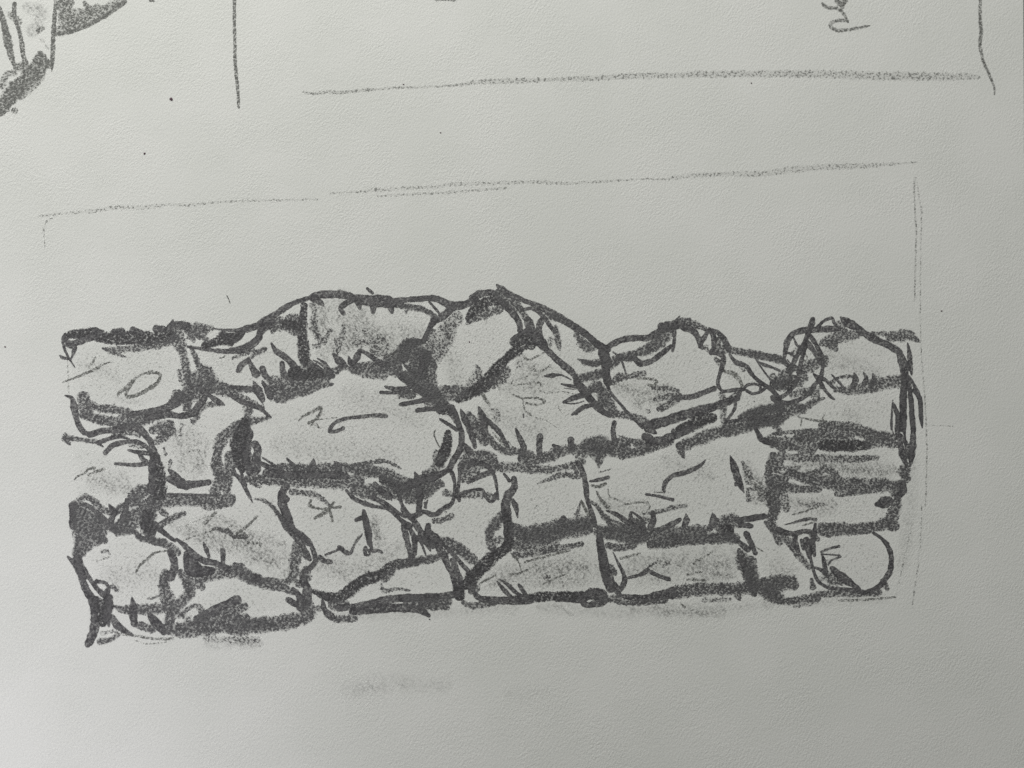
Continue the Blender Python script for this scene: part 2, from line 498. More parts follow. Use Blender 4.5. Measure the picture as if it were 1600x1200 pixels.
STROKES = """
@wall
T 90 430 5
# A: top left stone, thick roof line
m.93 60,495,40 100,465,60 180,455,80 270,455,95 330,475,100 400,492,100 500,490,110 600,490,120 750,495,110 880,480,110
m.93 50,500,30 90,530,50 140,530,50 210,500,60 290,480,60
m 290,430,50 330,450,50 ; m 440,440,50 500,440,60 ; m 590,430,60 650,450,50 ; m 770,420,60 830,420,50
m.93 870,420,60 895,385,50 940,390,60 1010,400,70
m.9 900,350,15 895,400,60
g.88 980,390,70 1050,430,90 1090,400,60 1140,420,70 1200,415,50
g.85 1060,510,40 1050,470,100 1130,440,90
m 60,460,25 42,495,25 42,530,24 60,590,22 90,650,20 135,720,8 ; m 20,630,18 40,645,28 90,655,18
m.88 75,545,40 130,560,50 125,600,30 105,655,12
g.8 350,570,15 420,585,45 550,575,50 700,560,50 880,525,60 ; g.75 360,575,15 430,605,30 490,625,20 540,640,8
g.82 930,460,90 950,520,100 980,620,60 1000,700,60 1010,790,70 1030,880,100 1010,960,100 1010,1040,60
g.85 1040,560,25 1070,620,40 1110,720,50 1170,750,90 1195,820,100
g.9 1040,810,100 1150,800,120 1180,850,140 1080,900,130 1000,950,120
g.9 1200,840,70 1300,870,60 1400,890,50 1530,890,50 ; g.85 1180,890,70 1300,910,70 1400,940,55 1500,990,50 1600,1040,40
m.9 1100,880,50 1180,935,35 1250,985,50 1305,1015,12
g.75 950,750,40 960,820,30 ; g.85 940,930,80 900,1000,60
m 1020,560,22 1100,570,26 1200,585,32 1320,595,40 1450,585,45 1530,545,45 1580,480,50
m 1210,415,10 1300,428,20 1400,430,30 1450,425,55 1530,405,55 1600,380,50
m.92 1150,550,60 1200,535,60 1290,500,110 1350,500,100 1420,465,60 ; g.85 1140,490,40 1170,520,60
m.9 1270,455,30 1300,450,40
p.7 35,840,8 110,810,18 190,780,20 290,735,25 350,700,15 410,680,10 ; p.45 250,720,20 270,680,25 300,640,15
p.75 470,945,12 480,915,30 520,890,25 590,820,20 650,780,15 740,745,10
p.8 700,770,15 780,762,25 800,790,28 780,840,28 700,895,28 620,935,28 550,950,26 535,925,24 560,880,22 600,820,18
l.22 200,700,120 350,740,150 450,800,100 ; p.5 1270,650,15 1310,630,15 ; l.2 480,960,60 640,1000,60
# B
T 360 430 5
m 230,375,50 330,320,55 420,260,50 500,215,42 600,182,36
m.9 610,180,30 660,155,50 760,150,65 860,150,65 950,165,50 ; m.85 640,180,60 700,210,50 725,235,20
m 960,190,55 900,220,45 860,260,42 885,300,36
m.93 950,175,50 1050,195,85 1150,200,100 1250,210,90 1330,225,60 ; m 1070,105,25 1110,140,25
m.93 1000,210,70 1010,260,25 ; m.93 1115,230,70 1115,290,35 ; m.93 1245,210,80 1262,290,28
m 1290,200,45 1400,190,48 1500,185,40 1620,178,38
g.85 1340,240,50 1420,250,45 1500,268,42 1570,300,36 ; g.5 1380,260,40 1370,290,30
m 1555,205,12 1600,255,15 ; m.9 1595,320,45 1560,400,38 1530,470,38 1505,520,40
m.9 575,240,60 568,310,65 560,380,80 560,450,90 570,550,95 575,650,100
g.88 440,350,50 490,330,60 540,360,80 ; g.88 330,385,90 400,380,100 450,400,80 520,440,70
g.85 350,420,40 330,440,40 ; m.93 440,380,80 520,400,80
m 0,580,30 80,570,40 150,540,45 210,490,45 250,420,60 330,370,60
m.93 0,500,90 50,480,80 90,450,60
g.7 20,650,25 80,620,35 180,590,35 ; g.85 150,650,25 200,610,40 270,575,38
m.85 60,745,40 90,700,55 140,665,45 ; m.88 140,650,20 170,720,45 200,770,70 ; m.88 250,730,50 270,780,50 310,820,40
m.9 320,530,15 355,590,45 430,640,55 490,700,55 550,770,50 ; m.88 405,690,45 410,750,45 440,790,60 560,785,70
g.6 290,820,50 420,800,50 480,780,40
g.95 340,900,150 450,890,150 560,850,150 680,800,130 780,780,60 ; g.85 780,770,60 850,730,50 900,710,40
g.85 370,970,60 430,960,60 500,930,50 600,910,50 700,860,60 800,850,20
m 180,830,15 215,900,70 250,970,50 ; m 250,830,20 285,890,45 310,950,50 ; m 180,880,20 225,960,15 260,1015,8
m.95 580,670,80 650,720,70 720,760,60 800,790,40 ; m 650,665,12 700,690,18 760,740,25 800,780,30 ; m 680,650,12 740,690,26 795,760,20
m.9 500,760,110 620,770,110 700,770,70
m.88 0,870,25 80,880,35 180,890,40 ; m.9 0,935,40 70,980,38 150,1010,42 230,1040,36 290,1090,28 318,1112,12
g.88 315,1110,15 220,1130,50 170,1140,60 100,1170,70 ; g.85 150,1010,50 145,1060,60 130,1120,50
g.55 640,230,50 660,300,50 650,400,70 680,480,60 ; g.75 655,340,30 655,410,40 690,480,40 725,525,45 745,480,30 785,430,35
g.6 885,400,35 875,460,45 850,530,55 825,610,45 ; l.36 800,280,100 880,380,100 950,420,120 950,500,140 ; l.4 740,330,60 720,420,60
l.42 900,600,60 960,540,120 1000,560,100 ; g.6 980,530,60 1090,520,60 1180,500,60 1220,560,60 ; g.65 1130,580,80 1210,630,70 ; g.45 1050,430,40 1080,480,40
l.4 700,540,70 700,620,60 760,660,40 ; g.6 650,555,35 690,550,40
m 810,620,30 840,660,60 880,695,60 ; m 925,640,18 935,680,50 960,700,50 ; m.92 1010,590,35 990,640,60 955,690,50 ; m 1020,590,30 1080,620,35 1150,670,45 1230,700,50
g.95 960,730,70 1080,720,90 1200,725,100 1300,740,100 ; g.75 900,720,40 1050,770,60 1200,790,60
g.9 1230,680,90 1320,640,110 1380,560,90 1440,520,70 ; g.9 1280,650,100 1380,600,140 1450,560,120 ; m.93 1400,530,70 1480,520,50
g.95 1500,590,70 1480,680,130 1460,780,130 1510,850,110 1580,920,120 ; m 1540,620,70 1500,760,100
m 1270,740,25 1330,790,50 1400,840,60 1480,900,60 1560,960,60 ; m 1360,700,20 1420,760,40 1470,800,50
m 1210,870,20 1290,890,45 1400,880,30 ; m 1175,915,28 1280,918,28 1400,912,34 1460,900,38
m 1330,1010,32 1450,985,32 1560,970,45 ; m 1460,1058,35 1540,1045,32 1600,1045,32
g.75 1330,940,50 1420,940,60 ; g.6 1540,740,80 1560,820,60
p.8 530,1140,8 560,1110,20 600,1085,22 660,1055,24 705,1035,28 705,1075,28 670,1125,26 610,1155,22 ; p.5 680,1130,8 760,1120,8 830,1110,8
m.82 1215,1100,36 1130,1095,32 1030,1105,30 900,1120,30 820,1150,32 785,1190,32
p.5 620,1180,10 660,1160,20 690,1190,10
# C
T 630 430 5
m 60,185,40 150,180,42 230,180,48 300,200,60 380,240,70 480,230,65 560,190,60
m.9 540,180,55 590,150,65 680,135,50 740,150,40
m.9 505,335,50 550,280,90 630,220,90 720,195,90 770,220,70 ; g.8 500,375,30 560,340,50 620,300,80 680,290,70 760,265,50 ; g.8 640,340,30 650,300,40
g.85 0,240,30 80,250,40 160,270,45 220,305,40 ; m 205,210,18 250,260,24 290,310,15
m.88 390,250,60 330,305,65 270,350,50 ; m.9 250,350,50 210,410,45 180,470,40 160,510,40
g.58 420,330,100 360,400,110 320,480,120 260,580,110 220,680,110 200,780,100 ; g.5 300,400,50 340,420,100 380,450,80 330,560,60 290,650,50
g.7 230,440,50 210,530,90 190,620,80 ; g.75 235,700,40 230,780,50 245,870,60
g.9 60,560,130 100,640,140 90,720,120 60,800,120 ; g.9 0,640,100 0,560,80 40,520,60 110,520,50
g.95 60,800,120 130,850,110 200,920,110 280,970,100 ; m 150,600,30 210,660,60 245,710,50 ; m 0,775,60 70,860,60 150,910,60 ; g.75 0,910,60 60,940,60
g.88 260,930,110 360,920,110 470,910,90 ; g.7 290,880,40 400,880,40
m.95 430,970,60 520,920,100 620,860,120 700,780,110 760,700,90 820,640,80 880,590,90 940,540,100 ; g.8 700,850,70 780,800,80 810,740,60
g.75 570,700,10 590,750,50 595,800,50 ; g.5 570,770,60 530,830,60 490,880,50
m 750,190,55 800,240,55 860,300,55 905,370,50 915,430,50
m.92 855,530,50 880,510,80 930,490,110 990,480,120 1000,540,90 ; m.93 975,350,60 1000,430,80 1050,500,90 1100,560,60 ; m.9 850,500,30 930,450,40 990,410,30
m.85 730,75,15 770,110,55 850,160,50 950,200,40 1050,240,48 1150,290,60 1250,350,65 1350,410,60 1450,480,55 1530,550,55 1600,580,50
g.88 740,130,50 800,190,80 880,230,70 930,290,50 960,340,50 ; m.85 930,270,25 1000,260,32 1060,290,32 1110,340,38 1150,400,32 1180,440,32
m.85 1085,345,50 1060,400,50 1070,470,45 1110,540,45 ; g.88 1190,400,30 1200,460,48 1210,530,48 1225,590,12 ; g.8 1110,320,40 1200,330,60 1290,370,50
g.8 1340,430,20 1370,480,35 1420,530,48 1500,560,50 ; g.6 1390,540,40 1440,590,40 ; g.5 1150,500,40 1140,540,50
m 1100,560,55 1150,610,48 1200,660,55 1260,710,60 1320,760,50 1370,840,42 1430,910,50 1490,990,45 1560,1060,42 1600,1090,40
m 1110,788,22 1160,783,38 1220,778,20 1260,790,14 1310,815,12 ; m 1235,850,12 1290,862,28 1370,875,24 ; m 1260,882,8 1330,890,9 1390,880,10
m 1255,992,25 1320,962,45 1400,935,36 ; m 1270,1000,12 1340,1003,12 1410,985,10 ; m.9 1320,1090,18 1360,1060,32 1420,1022,32 1490,1015,30
m.88 1360,655,8 1410,672,38 1480,692,42 1560,680,40 ; g.88 1390,820,50 1460,790,60 1540,770,70
m.93 1560,600,80 1585,680,90 1580,760,70 1600,840,60 ; g.88 1450,910,50 1520,870,80 1560,940,80 1550,1010,60
p.55 1110,600,10 1050,630,15 980,660,25 930,625,20 ; p.55 1150,705,20 1080,750,15 1010,735,25 1030,700,15 ; p.45 970,790,8 850,830,12 870,858,12 960,848,12 1070,840,16 1060,890,12 1110,920,12 1180,918,10 1250,908,10 1340,930,8
p.75 860,932,12 930,960,16 1040,958,16 1105,985,22 1050,1012,16 960,1000,20 ; p.7 935,970,10 940,1020,14 955,1060,15 1000,1095,14 ; p.4 1000,1095,10 1100,1130,8 1200,1190,8 ; m.7 940,1085,14 940,1110,14
p.5 1210,1000,8 1215,1040,8 1250,1090,6 ; g.4 900,640,50 910,710,50 ; l.25 950,700,200 1000,850,200
p.75 620,930,25 650,980,28 680,1025,8 ; g.55 700,1050,30 740,1080,40 730,1130,50 ; l.3 650,1100,40
m 330,1000,50 380,1070,60 430,1160,50 440,1200,40 ; m.93 300,1040,100 370,1060,80 ; m 110,1055,35 200,1045,40 290,1040,50
m 0,1010,32 100,990,34 200,960,50 ; m 290,1128,18 350,1160,28 410,1200,26 ; g.9 200,980,90 300,1000,100
g.92 450,1060,12 480,1120,50 530,1180,70 ; g.92 590,1030,15 610,1100,55 640,1160,70 ; m.95 655,1130,30 700,1190,28
# D
T 900 430 5
m.93 0,400,30 80,460,50 160,535,55 230,575,60 ; g.8 0,470,40 60,530,55 120,575,50 ; g.5 20,540,40 100,590,30
m.93 200,590,50 235,650,70 240,730,60 235,790,50 ; m.92 240,565,35 300,530,50 380,500,55 480,490,48 560,490,55 640,450,60 700,400,80
m.92 670,400,70 730,400,80 780,375,60 808,325,18 ; m.95 765,410,40 768,500,30 755,590,25 ; m.9 770,400,60 820,380,50
g.93 330,640,50 400,630,55 470,610,55 560,580,75 650,530,90 700,450,100 ; g.9 560,560,40 640,500,50
m.9 460,650,50 505,690,50 590,670,48 660,620,45 740,555,35 ; g.9 270,690,80 350,650,60 440,645,50
m.93 290,600,15 340,640,20 365,690,18 390,770,12
g.9 830,345,35 880,370,60 950,395,55 1010,420,35 ; m.9 840,405,60 910,430,55 950,480,50 975,550,40 985,575,22 ; g.6 1010,560,40 1030,590,30
m.9 965,560,25 1000,490,40 1035,430,28 ; m.9 1045,425,30 1075,480,42 1075,560,42 1060,600,40 ; m.88 1040,418,25 1110,450,40 1160,510,50 1190,570,55
g.85 1110,500,40 1110,560,60 1160,580,70 ; m 1060,600,50 1110,610,45 1150,640,45 1140,720,42 1115,800,30 1110,860,30 1150,905,28 1250,895,32 1310,890,30
g.7 1090,650,30 1120,690,40 ; g.93 1190,580,45 1290,600,55 1400,620,60 1500,640,60 1600,660,55
m.93 1200,620,20 1250,680,40 1330,710,38 1370,770,32 1430,830,32 1490,870,32 1540,910,34 1590,960,38 ; p.7 1160,750,25 1230,770,38 1280,820,32 1300,870,28 ; g.6 1280,690,40 1310,740,30
m 1305,895,26 1340,857,24 1410,852,24 1440,870,20 1440,900,24 ; m 1330,900,26 1380,925,26 1440,910,26 1480,880,24
m 1400,650,12 1460,740,14 1530,830,18 ; m.88 1420,675,15 1470,700,30 1530,720,22 1590,745,20
m 235,800,34 240,850,28 280,930,24 340,1000,24 400,1070,26 460,1130,26 520,1190,26 ; m.95 0,830,50 60,920,48 130,990,55 180,1050,48 260,1090,50
g.95 180,850,50 210,930,90 260,1010,90 300,1060,50 ; g.9 260,1080,55 360,1090,55 460,1110,50 550,1140,50 600,1170,40
g.85 0,800,50 80,790,60 160,780,70 210,780,60 ; g.9 60,680,45 130,690,55 200,680,50 ; m.9 0,960,36 50,945,30 100,935,20 ; m.9 0,1080,30 60,1035,30 130,1015,28
g.5 150,840,60 100,880,50
g.85 280,840,40 330,800,60 390,790,55 ; g.8 400,795,30 460,780,50 530,765,45 ; p.75 480,808,15 560,808,22 630,828,22 600,868,28 560,850,20
g.7 600,880,28 700,885,45 800,905,28 ; g.75 620,970,40 720,950,50 800,940,55 ; m.82 790,955,50 900,950,45 1000,915,45 1080,885,45 ; g.82 650,1040,50 720,1010,55 790,975,50
l.45 500,930,50 600,910,50 660,920,30 ; l.4 480,1000,70 560,970,80 ; g.6 560,1060,40 ; l.22 420,900,100 500,1050,120
g.7 1140,930,50 1160,1000,50 1150,1100,50 1160,1160,40 ; g.75 1190,980,50 1270,930,50 ; m 1290,900,26 1250,960,28 1240,1040,26 1190,1120,26 1170,1150,26
g.93 1280,1110,30 1350,1080,60 1480,1050,70 1600,1035,70 ; m 1390,985,7 ; p.5 1440,1010,10 1450,1030,10
# E
T 1170 430 5
g.92 0,610,40 100,630,55 200,650,60 270,670,50 ; m 270,670,40 320,720,36
m.88 275,650,28 285,600,40 300,520,48 350,455,48 430,430,50 520,425,55 630,420,48 700,415,50
m 500,345,40 495,370,48 480,410,50 460,460,40 440,520,38 400,590,38 350,680,38 310,750,45 ; m 540,400,28 590,355,24 650,335,28 665,370,24 685,400,18
m 460,460,36 500,500,38 540,570,38 575,650,36 575,740,32 560,810,34 520,850,38 470,920,38 400,970,38 310,1000,38 240,985,42 190,965,40
m.9 450,520,50 505,590,38 540,650,36 555,690,24 ; p.75 430,600,12 455,640,12 440,670,12 425,650,12 435,610,12
m 440,560,40 415,650,32 400,720,38 385,800,36 350,870,36 290,930,32 230,965,30 ; m.9 350,490,14 375,545,22 410,575,14 ; m.85 285,600,14 330,615,24 370,650,10 ; m.8 300,660,10 335,700,12
g.9 330,730,60 280,800,110 240,850,110 ; m.93 200,850,80 280,850,110 350,820,90 ; g.88 400,750,70 480,710,90 540,680,70 ; g.8 590,690,60 600,650,50
g.75 390,850,50 430,800,70 ; g.5 420,890,50 360,930,50 ; g.8 350,720,60 ; g.6 350,620,60 420,560,50
g.85 570,530,50 640,510,90 720,480,100 800,470,70 870,460,50 ; g.85 680,580,40 650,540,80
m.93 720,330,20 760,365,75 840,405,55 900,450,55 960,490,60 1050,530,58 1130,570,55 1180,600,45 ; g.75 700,380,50 740,430,60
g.8 960,460,34 1060,455,40 ; g.88 1100,480,70 1180,475,80 1250,465,75 1300,500,50 1335,522,15 ; g.5 980,510,40 1100,530,40
m 1170,600,36 1190,680,55 1215,760,65 1225,850,55 ; m 1185,590,18 1230,680,24 1250,730,40 ; m 1240,530,10 1253,600,38 1262,700,42 1272,780,12
m 1225,800,60 1210,900,60 1205,1000,55 1205,1100,62 1200,1200,58 ; m 1245,800,40 1260,920,36 1270,1050,40 1280,1200,40
m 1265,810,22 1310,900,34 1340,980,38 1342,1100,34 1355,1190,12 ; m.93 1125,975,8 1118,1060,16 1115,1200,20 ; m.95 1130,1000,15 1160,1080,36 1170,1200,45
m 505,770,15 540,800,48 600,820,28 650,870,28 680,885,15 ; m 550,820,40 590,890,28 640,950,26 670,970,12 ; m 645,775,10 700,830,24 748,888,18
g.82 650,840,40 700,800,22 760,790,26 830,790,32 ; m.88 825,770,18 835,820,60 815,870,55 ; m 895,760,12 918,800,32 900,850,42 ; m.93 970,770,15 980,820,50 955,870,50
g.8 680,890,50 760,900,60 900,880,90 1020,850,100 1150,830,90 1190,830,80 ; g.7 760,920,20 900,910,30 1000,890,30
g.8 440,920,50 530,930,60 545,950,20 ; g.78 420,1060,50 500,990,50 590,960,16 ; g.6 340,940,50 450,900,50 560,880,30
m 185,955,40 225,1000,42 245,1050,32 250,1090,26 ; m 250,1090,26 150,1105,28 0,1130,28
g.93 0,1085,70 100,1060,80 200,1030,70 ; g.93 250,1040,90 320,1045,90 400,1040,80 ; g.9 0,1170,70 150,1150,70 280,1110,50 ; g.6 90,1020,30 140,1040,40
m 0,735,24 50,800,28 100,840,28 180,890,28 220,940,34 ; m.5 40,985,10 ; g.6 190,790,60 210,830,60
T 360 430 5
m.93 1480,600,30 1500,700,50 1470,780,40 ; m.93 1380,560,40 1440,540,50
# A2
T 90 610 5
m.93 60,40,14 110,60,36 130,130,60 145,210,50 170,280,45 210,330,45 280,345,40
g.93 200,50,90 210,120,110 230,180,90 ; g.9 260,120,60 340,140,60 450,150,65 540,170,60 600,190,50
g.93 200,190,60 300,220,70 400,240,70 500,240,90 600,230,100 680,215,80 780,190,90 ; m.9 560,190,40 680,170,48 800,150,55 900,110,80 960,50,90
m.92 700,215,50 850,185,60 950,200,48 1050,180,55 1100,120,60 1150,60,45 ; g.85 1080,190,60 1130,130,50 1190,110,40 1280,110,28 ; g.7 1060,240,50 1100,190,40
g.7 600,250,60 700,240,60
m.93 250,350,45 330,320,50 430,310,55 540,290,70 620,290,70 680,340,55 720,400,45 ; g.7 430,350,30 560,330,40 640,350,40
g.85 60,335,15 60,370,70 100,425,10 ; g.88 70,375,60 110,375,40 200,388,34 310,400,32 ; m 320,410,40 400,378,36 480,360,36 560,378,12 ; m 330,420,24 355,440,12
m 375,485,44 430,430,45 520,405,38 610,400,38 680,430,36 720,470,36 ; g.6 560,430,20 660,440,40
m 550,465,15 600,478,34 690,490,36 730,495,40 ; m.93 640,500,30 670,540,36 700,550,20 ; m 450,572,22 520,578,28 610,582,34 720,570,36
g.9 740,310,60 800,290,90 880,265,70 ; g.9 750,410,36 830,360,70 900,315,60 ; m.93 720,380,40 740,450,60 760,530,80
g.7 830,450,22 845,500,26 ; g.7 880,550,30 875,590,30
m 760,520,80 780,600,110 785,700,130 790,790,140 ; m.93 740,560,60 740,660,60 730,780,60
m 870,620,24 920,670,60 970,720,70 ; m 870,690,50 950,740,50 1010,765,30 ; m 960,730,70 1040,735,60 1180,718,48
m 860,810,16 1000,815,24 1190,820,24 ; g.9 760,860,120 850,860,100 980,860,85 1100,860,75 1220,860,90 1350,850,90
g.7 1130,880,60 1160,920,30 1250,910,40 1350,880,50
g.92 590,830,90 660,790,110 720,770,90 ; g.9 470,915,30 560,880,60 630,860,90 ; m 545,860,45 530,930,50 520,1010,70
m 400,890,12 425,925,50 450,950,60 ; g.88 170,860,30 210,830,36 280,860,48 340,920,50 420,955,55 480,940,50 ; g.6 160,870,60 220,820,40
m.95 220,890,36 280,930,38 340,990,55 400,1050,65 450,1090,60 ; m.9 130,890,60 120,970,55 120,1060,60
g.85 180,960,110 200,1050,150 220,1130,160 200,1200,140 ; g.88 300,990,70 320,1080,110 330,1170,70
g.92 450,1070,80 520,1040,110 600,990,140 680,950,140 ; g.92 470,1110,60 560,1100,50 ; g.92 720,900,130 700,1000,120 700,1080,110 ; m 690,1060,50 720,1110,90 740,1150,50
g.88 800,930,50 850,970,36 ; g.85 800,1060,50 870,1010,50 990,960,36 ; m 760,1040,45 810,1090,36 880,1150,36 920,1180,16 ; m 930,1160,16 980,1200,28
g.9 590,1080,36 640,1150,40 720,1170,55 830,1190,60
p.75 130,700,8 160,670,14 220,640,18 240,615,22 290,605,20 ; p.65 240,660,15 300,635,20 360,615,28 ; l.3 370,700,70 400,740,60 420,780,50
p.7 1240,950,20 1215,970,26 1150,1040,25 ; p.4 1000,1060,6 1080,1020,8 1180,980,6
g.88 1225,1080,36 1330,1100,40 1370,1140,36 ; p.8 1560,985,18 1480,1060,22 1400,1120,28 ; m.85 1380,1145,30 1475,1142,34 ; p.6 980,1172,8 1100,1130,10 1225,1090,12
g.93 1480,235,60 1380,290,70 1290,370,90 1260,440,80 1245,520,70 1245,600,90 1270,680,80 1230,800,80
g.93 1500,240,50 1440,320,110 1410,400,140 1400,490,80 1390,580,50 ; g.9 1340,500,60 1335,600,70 1330,700,70 1320,790,60
m.95 1500,330,60 1480,450,70 1480,560,60 ; m 1370,650,24 1430,690,45 1470,770,34 1500,830,26 1525,877,8 ; m.9 1370,600,24 1400,670,22 ; m.9 1410,560,16 1440,660,24 1470,740,26
g.5 1480,110,80 1490,190,60
l.3 1000,250,100 1050,350,140 1150,420,120 1100,560,140 ; p.3 1020,470,20 1160,480,20 ; l.25 950,350,80 960,600,80 ; g.4 970,270,30 960,350,30
p.6 1540,850,12 1600,855,12
# B2
T 360 610 5
m.95 110,250,80 90,340,130 60,430,130 60,520,90 90,620,60 ; m.92 190,420,60 215,460,60 200,540,80 190,620,90
m 120,450,50 120,550,60 150,640,60 ; m 250,525,12 320,570,22 390,620,26 ; m.95 200,550,40 300,600,45 400,640,60
g.88 130,690,50 250,695,80 380,690,100 500,700,100 650,700,110 780,710,110 900,710,110 1000,720,100
g.92 380,590,40 480,600,60 600,610,60 740,610,80 860,610,80 950,610,60 1050,620,90 1200,650,90 1300,690,80 1400,720,60
m.92 280,640,60 450,660,70 600,660,60 780,660,60 900,670,60 ; m 440,530,16 490,585,38 535,640,28 ; m 650,535,12 645,580,60 615,640,50 ; m.9 810,555,10 850,590,50 840,640,60
g.85 900,600,30 1000,580,36 1100,565,40 1200,550,28 1270,575,24 1330,610,15
m.93 1380,760,90 1300,740,90 1200,700,80 ; g.88 960,780,60 1050,790,110 1150,790,100 1280,800,100 1400,830,90 1450,850,70
m.93 905,780,24 960,840,34 1040,880,40 1120,905,34 ; m 1090,830,36 1180,870,46 1260,920,36 1365,992,20 ; m 1100,905,18 1200,915,34 1260,940,36 1330,1010,36 1400,1060,50
m 1330,770,70 1420,730,75 1500,690,65 1600,660,60 ; m 1440,640,12 1462,690,50 ; m 1300,710,18 1310,800,26 1345,900,28 1400,980,36 1430,1020,36
m.93 1465,760,26 1480,850,44 1470,940,36 ; m.9 1520,910,24 1540,860,16 ; g.88 1460,800,80 1540,760,90 1600,720,80
m.93 1130,730,40 1180,790,50 1240,830,60 ; g.8 1150,640,70 1000,650,80
m.93 430,750,70 400,820,65 410,900,70 440,980,75 465,1060,55 510,1110,48 570,1160,38 610,1200,36 ; m 400,810,40 440,850,50
g.82 195,850,12 260,858,30 330,910,34 380,980,34 420,1040,36 460,1090,36
g.8 480,790,50 560,800,44 650,810,44 720,850,36 770,895,26 ; p.85 630,860,20 622,900,28 700,925,14 780,920,18 860,908,22 ; p.85 810,875,18 770,920,22 780,950,22 800,1020,22 ; p.8 660,1000,24 720,960,26 800,905,18 ; p.6 700,990,15 770,950,15
m 1040,940,26 1055,1010,48 1070,1100,52 1090,1200,40 ; m.9 985,1012,36 1030,992,34 ; p.75 965,1190,10 1000,1150,14 1030,1120,10 ; l.35 1130,1040,60 1150,1140,70
g.8 130,690,50 200,740,30 240,755,15 ; p.7 0,1060,20 ; l.15 900,320,30 950,400,30 1100,490,30
m.85 775,300,28 775,320,30 830,318,32 880,295,34 ; p.5 640,260,10 690,290,12
# C2
T 630 610 5
m 380,130,50 430,240,36 455,330,44 452,420,48 430,490,55 390,550,50 360,610,50 300,650,50 220,685,60 120,710,65 40,740,70
m.93 350,330,50 345,400,90 320,490,100 280,560,80 ; g.85 300,540,90 240,620,70 170,650,50
m 290,225,22 350,265,28 420,310,28 ; p.95 250,310,8 240,343,14 262,400,10 285,445,8 ; g.75 255,470,20 245,530,34 300,520,60
m.9 450,150,15 480,220,55 515,300,48 545,380,48 560,440,36 ; g.9 510,180,40 560,260,80 590,340,80 640,400,70 ; m.9 590,130,15 620,200,55 630,280,60 640,340,50
m 645,225,36 700,270,40 760,340,40 810,430,34 830,447,14 ; g.92 660,360,50 720,430,55 790,470,55 900,480,60 1000,500,50 ; p.7 700,330,15 780,420,20
g.92 470,440,50 510,490,70 480,560,90 ; m.9 470,410,24 520,480,60 ; g.9 560,500,50 640,500,70 700,530,70 720,590,50
m.93 878,297,14 910,370,48 940,440,48 945,490,40 ; m.9 1070,360,52 1062,420,52 1065,500,46
g.95 930,530,80 1040,540,70 1150,510,80 1250,470,80 1330,450,60 ; m.85 1310,385,52 1312,430,52 ; m.88 1175,430,30 1200,450,60 ; g.8 1330,460,80 1420,460,80
g.95 1450,410,80 1530,420,130 1600,440,100 ; g.93 1490,480,80 1530,530,80 1525,600,16
g.82 740,600,70 860,600,70 1000,610,70 1150,620,60 ; g.75 1150,620,50 1300,590,50 1400,560,60 ; g.72 1050,730,12 1150,690,36 1250,660,45 1370,670,44
g.93 480,600,90 570,560,80 650,580,70 700,630,50 ; g.75 480,680,90 560,640,90 ; m.93 445,590,46 440,680,28 428,780,28 438,860,28
m.95 540,560,50 640,580,38 700,640,32 725,720,26 742,850,18 ; m.85 505,720,24 600,670,48 680,640,50 ; m.95 430,835,44 470,800,34 550,778,26 620,778,26 640,830,28 690,870,26 722,820,50
g.75 470,820,50 580,815,50 680,820,50 ; m 380,640,36 402,720,28 400,810,28 380,880,36 330,915,36 270,950,34
g.8 325,800,50 370,810,50 ; g.5 350,900,50 ; m 95,640,12 110,690,60
g.85 0,800,80 100,785,100 200,765,90 300,730,50 ; g.75 60,860,60 160,830,60 220,800,40 ; m.9 120,760,50 130,850,55 120,940,44 ; m.93 290,700,18 295,742,12
m 0,930,46 50,985,55 90,980,50 160,948,36 220,970,46 270,965,36 295,940,26 ; m.9 170,880,24 178,920,14 ; g.8 240,1020,36 310,1010,44 380,980,46 ; g.6 330,950,20
m 790,655,24 830,705,30 ; m.93 865,690,50 868,760,50 820,820,75 800,900,75 810,980,75 820,1080,75 830,1200,75 ; m.95 855,860,36 880,910,46 895,992,12
g.88 770,970,50 720,1030,70 680,1090,70 670,1160,55 ; g.85 870,1080,90 930,1110,80
g.95 960,1110,90 1080,1090,100 1200,1060,100 1320,1050,100 1430,1040,110 1480,1040,60 ; g.88 1000,1170,90 1150,1140,90 1300,1110,80 1450,1090,70 ; m.9 1250,1000,50
g.7 1390,860,15 1370,930,30 1350,980,36 ; p.85 1390,860,15 1430,940,30 1465,990,30 ; m.93 1312,560,15 1355,640,40 ; m.93 1370,570,44 1410,660,44 1428,760,46 1435,840,38 1460,920,36 1490,1000,38 1500,1060,28
m.85 1460,710,20 1530,698,32 1600,680,32 ; p.85 1470,740,18 1520,752,28 1580,730,26 ; g.7 1510,790,8 1540,850,28 1590,910,40 ; g.85 1440,850,24 1510,900,28 1560,970,36 1600,1000,36
p.3 1030,920,15 1050,905,20 ; g.6 860,450,20 820,400,12
# D2
T 900 610 5
m.92 500,270,30 600,265,80 700,240,80 850,190,80 1000,150,80 1100,120,65 1180,90,60 1260,60,50 ; m.88 560,300,60 620,330,30
m.95 800,300,50 900,260,80 1000,225,100 1060,215,90 ; g.88 760,320,40 860,310,60 1000,250,60
m.93 580,400,80 680,385,60 800,340,70 900,290,60 ; g.95 90,430,120 180,440,150 290,450,130 370,420,120
m.88 300,250,36 288,310,36 300,380,55 ; m.95 540,360,60 570,375,70 600,395,50 ; g.93 420,380,20 470,410,60 560,420,70
g.92 360,505,70 480,480,70 600,450,60 750,400,40 ; g.92 800,430,50 850,425,80 950,385,90 1100,330,90 1200,310,80 ; g.9 820,470,70 842,525,20
g.93 1170,290,70 1300,270,70 1400,260,60 ; g.9 1400,260,50 1500,245,60 1600,240,60 ; g.85 1200,330,60 1350,300,50
m 1170,245,24 1300,228,30 1450,210,30 1600,195,28 ; g.9 1270,205,20 1380,175,55 1500,155,70 1600,140,70
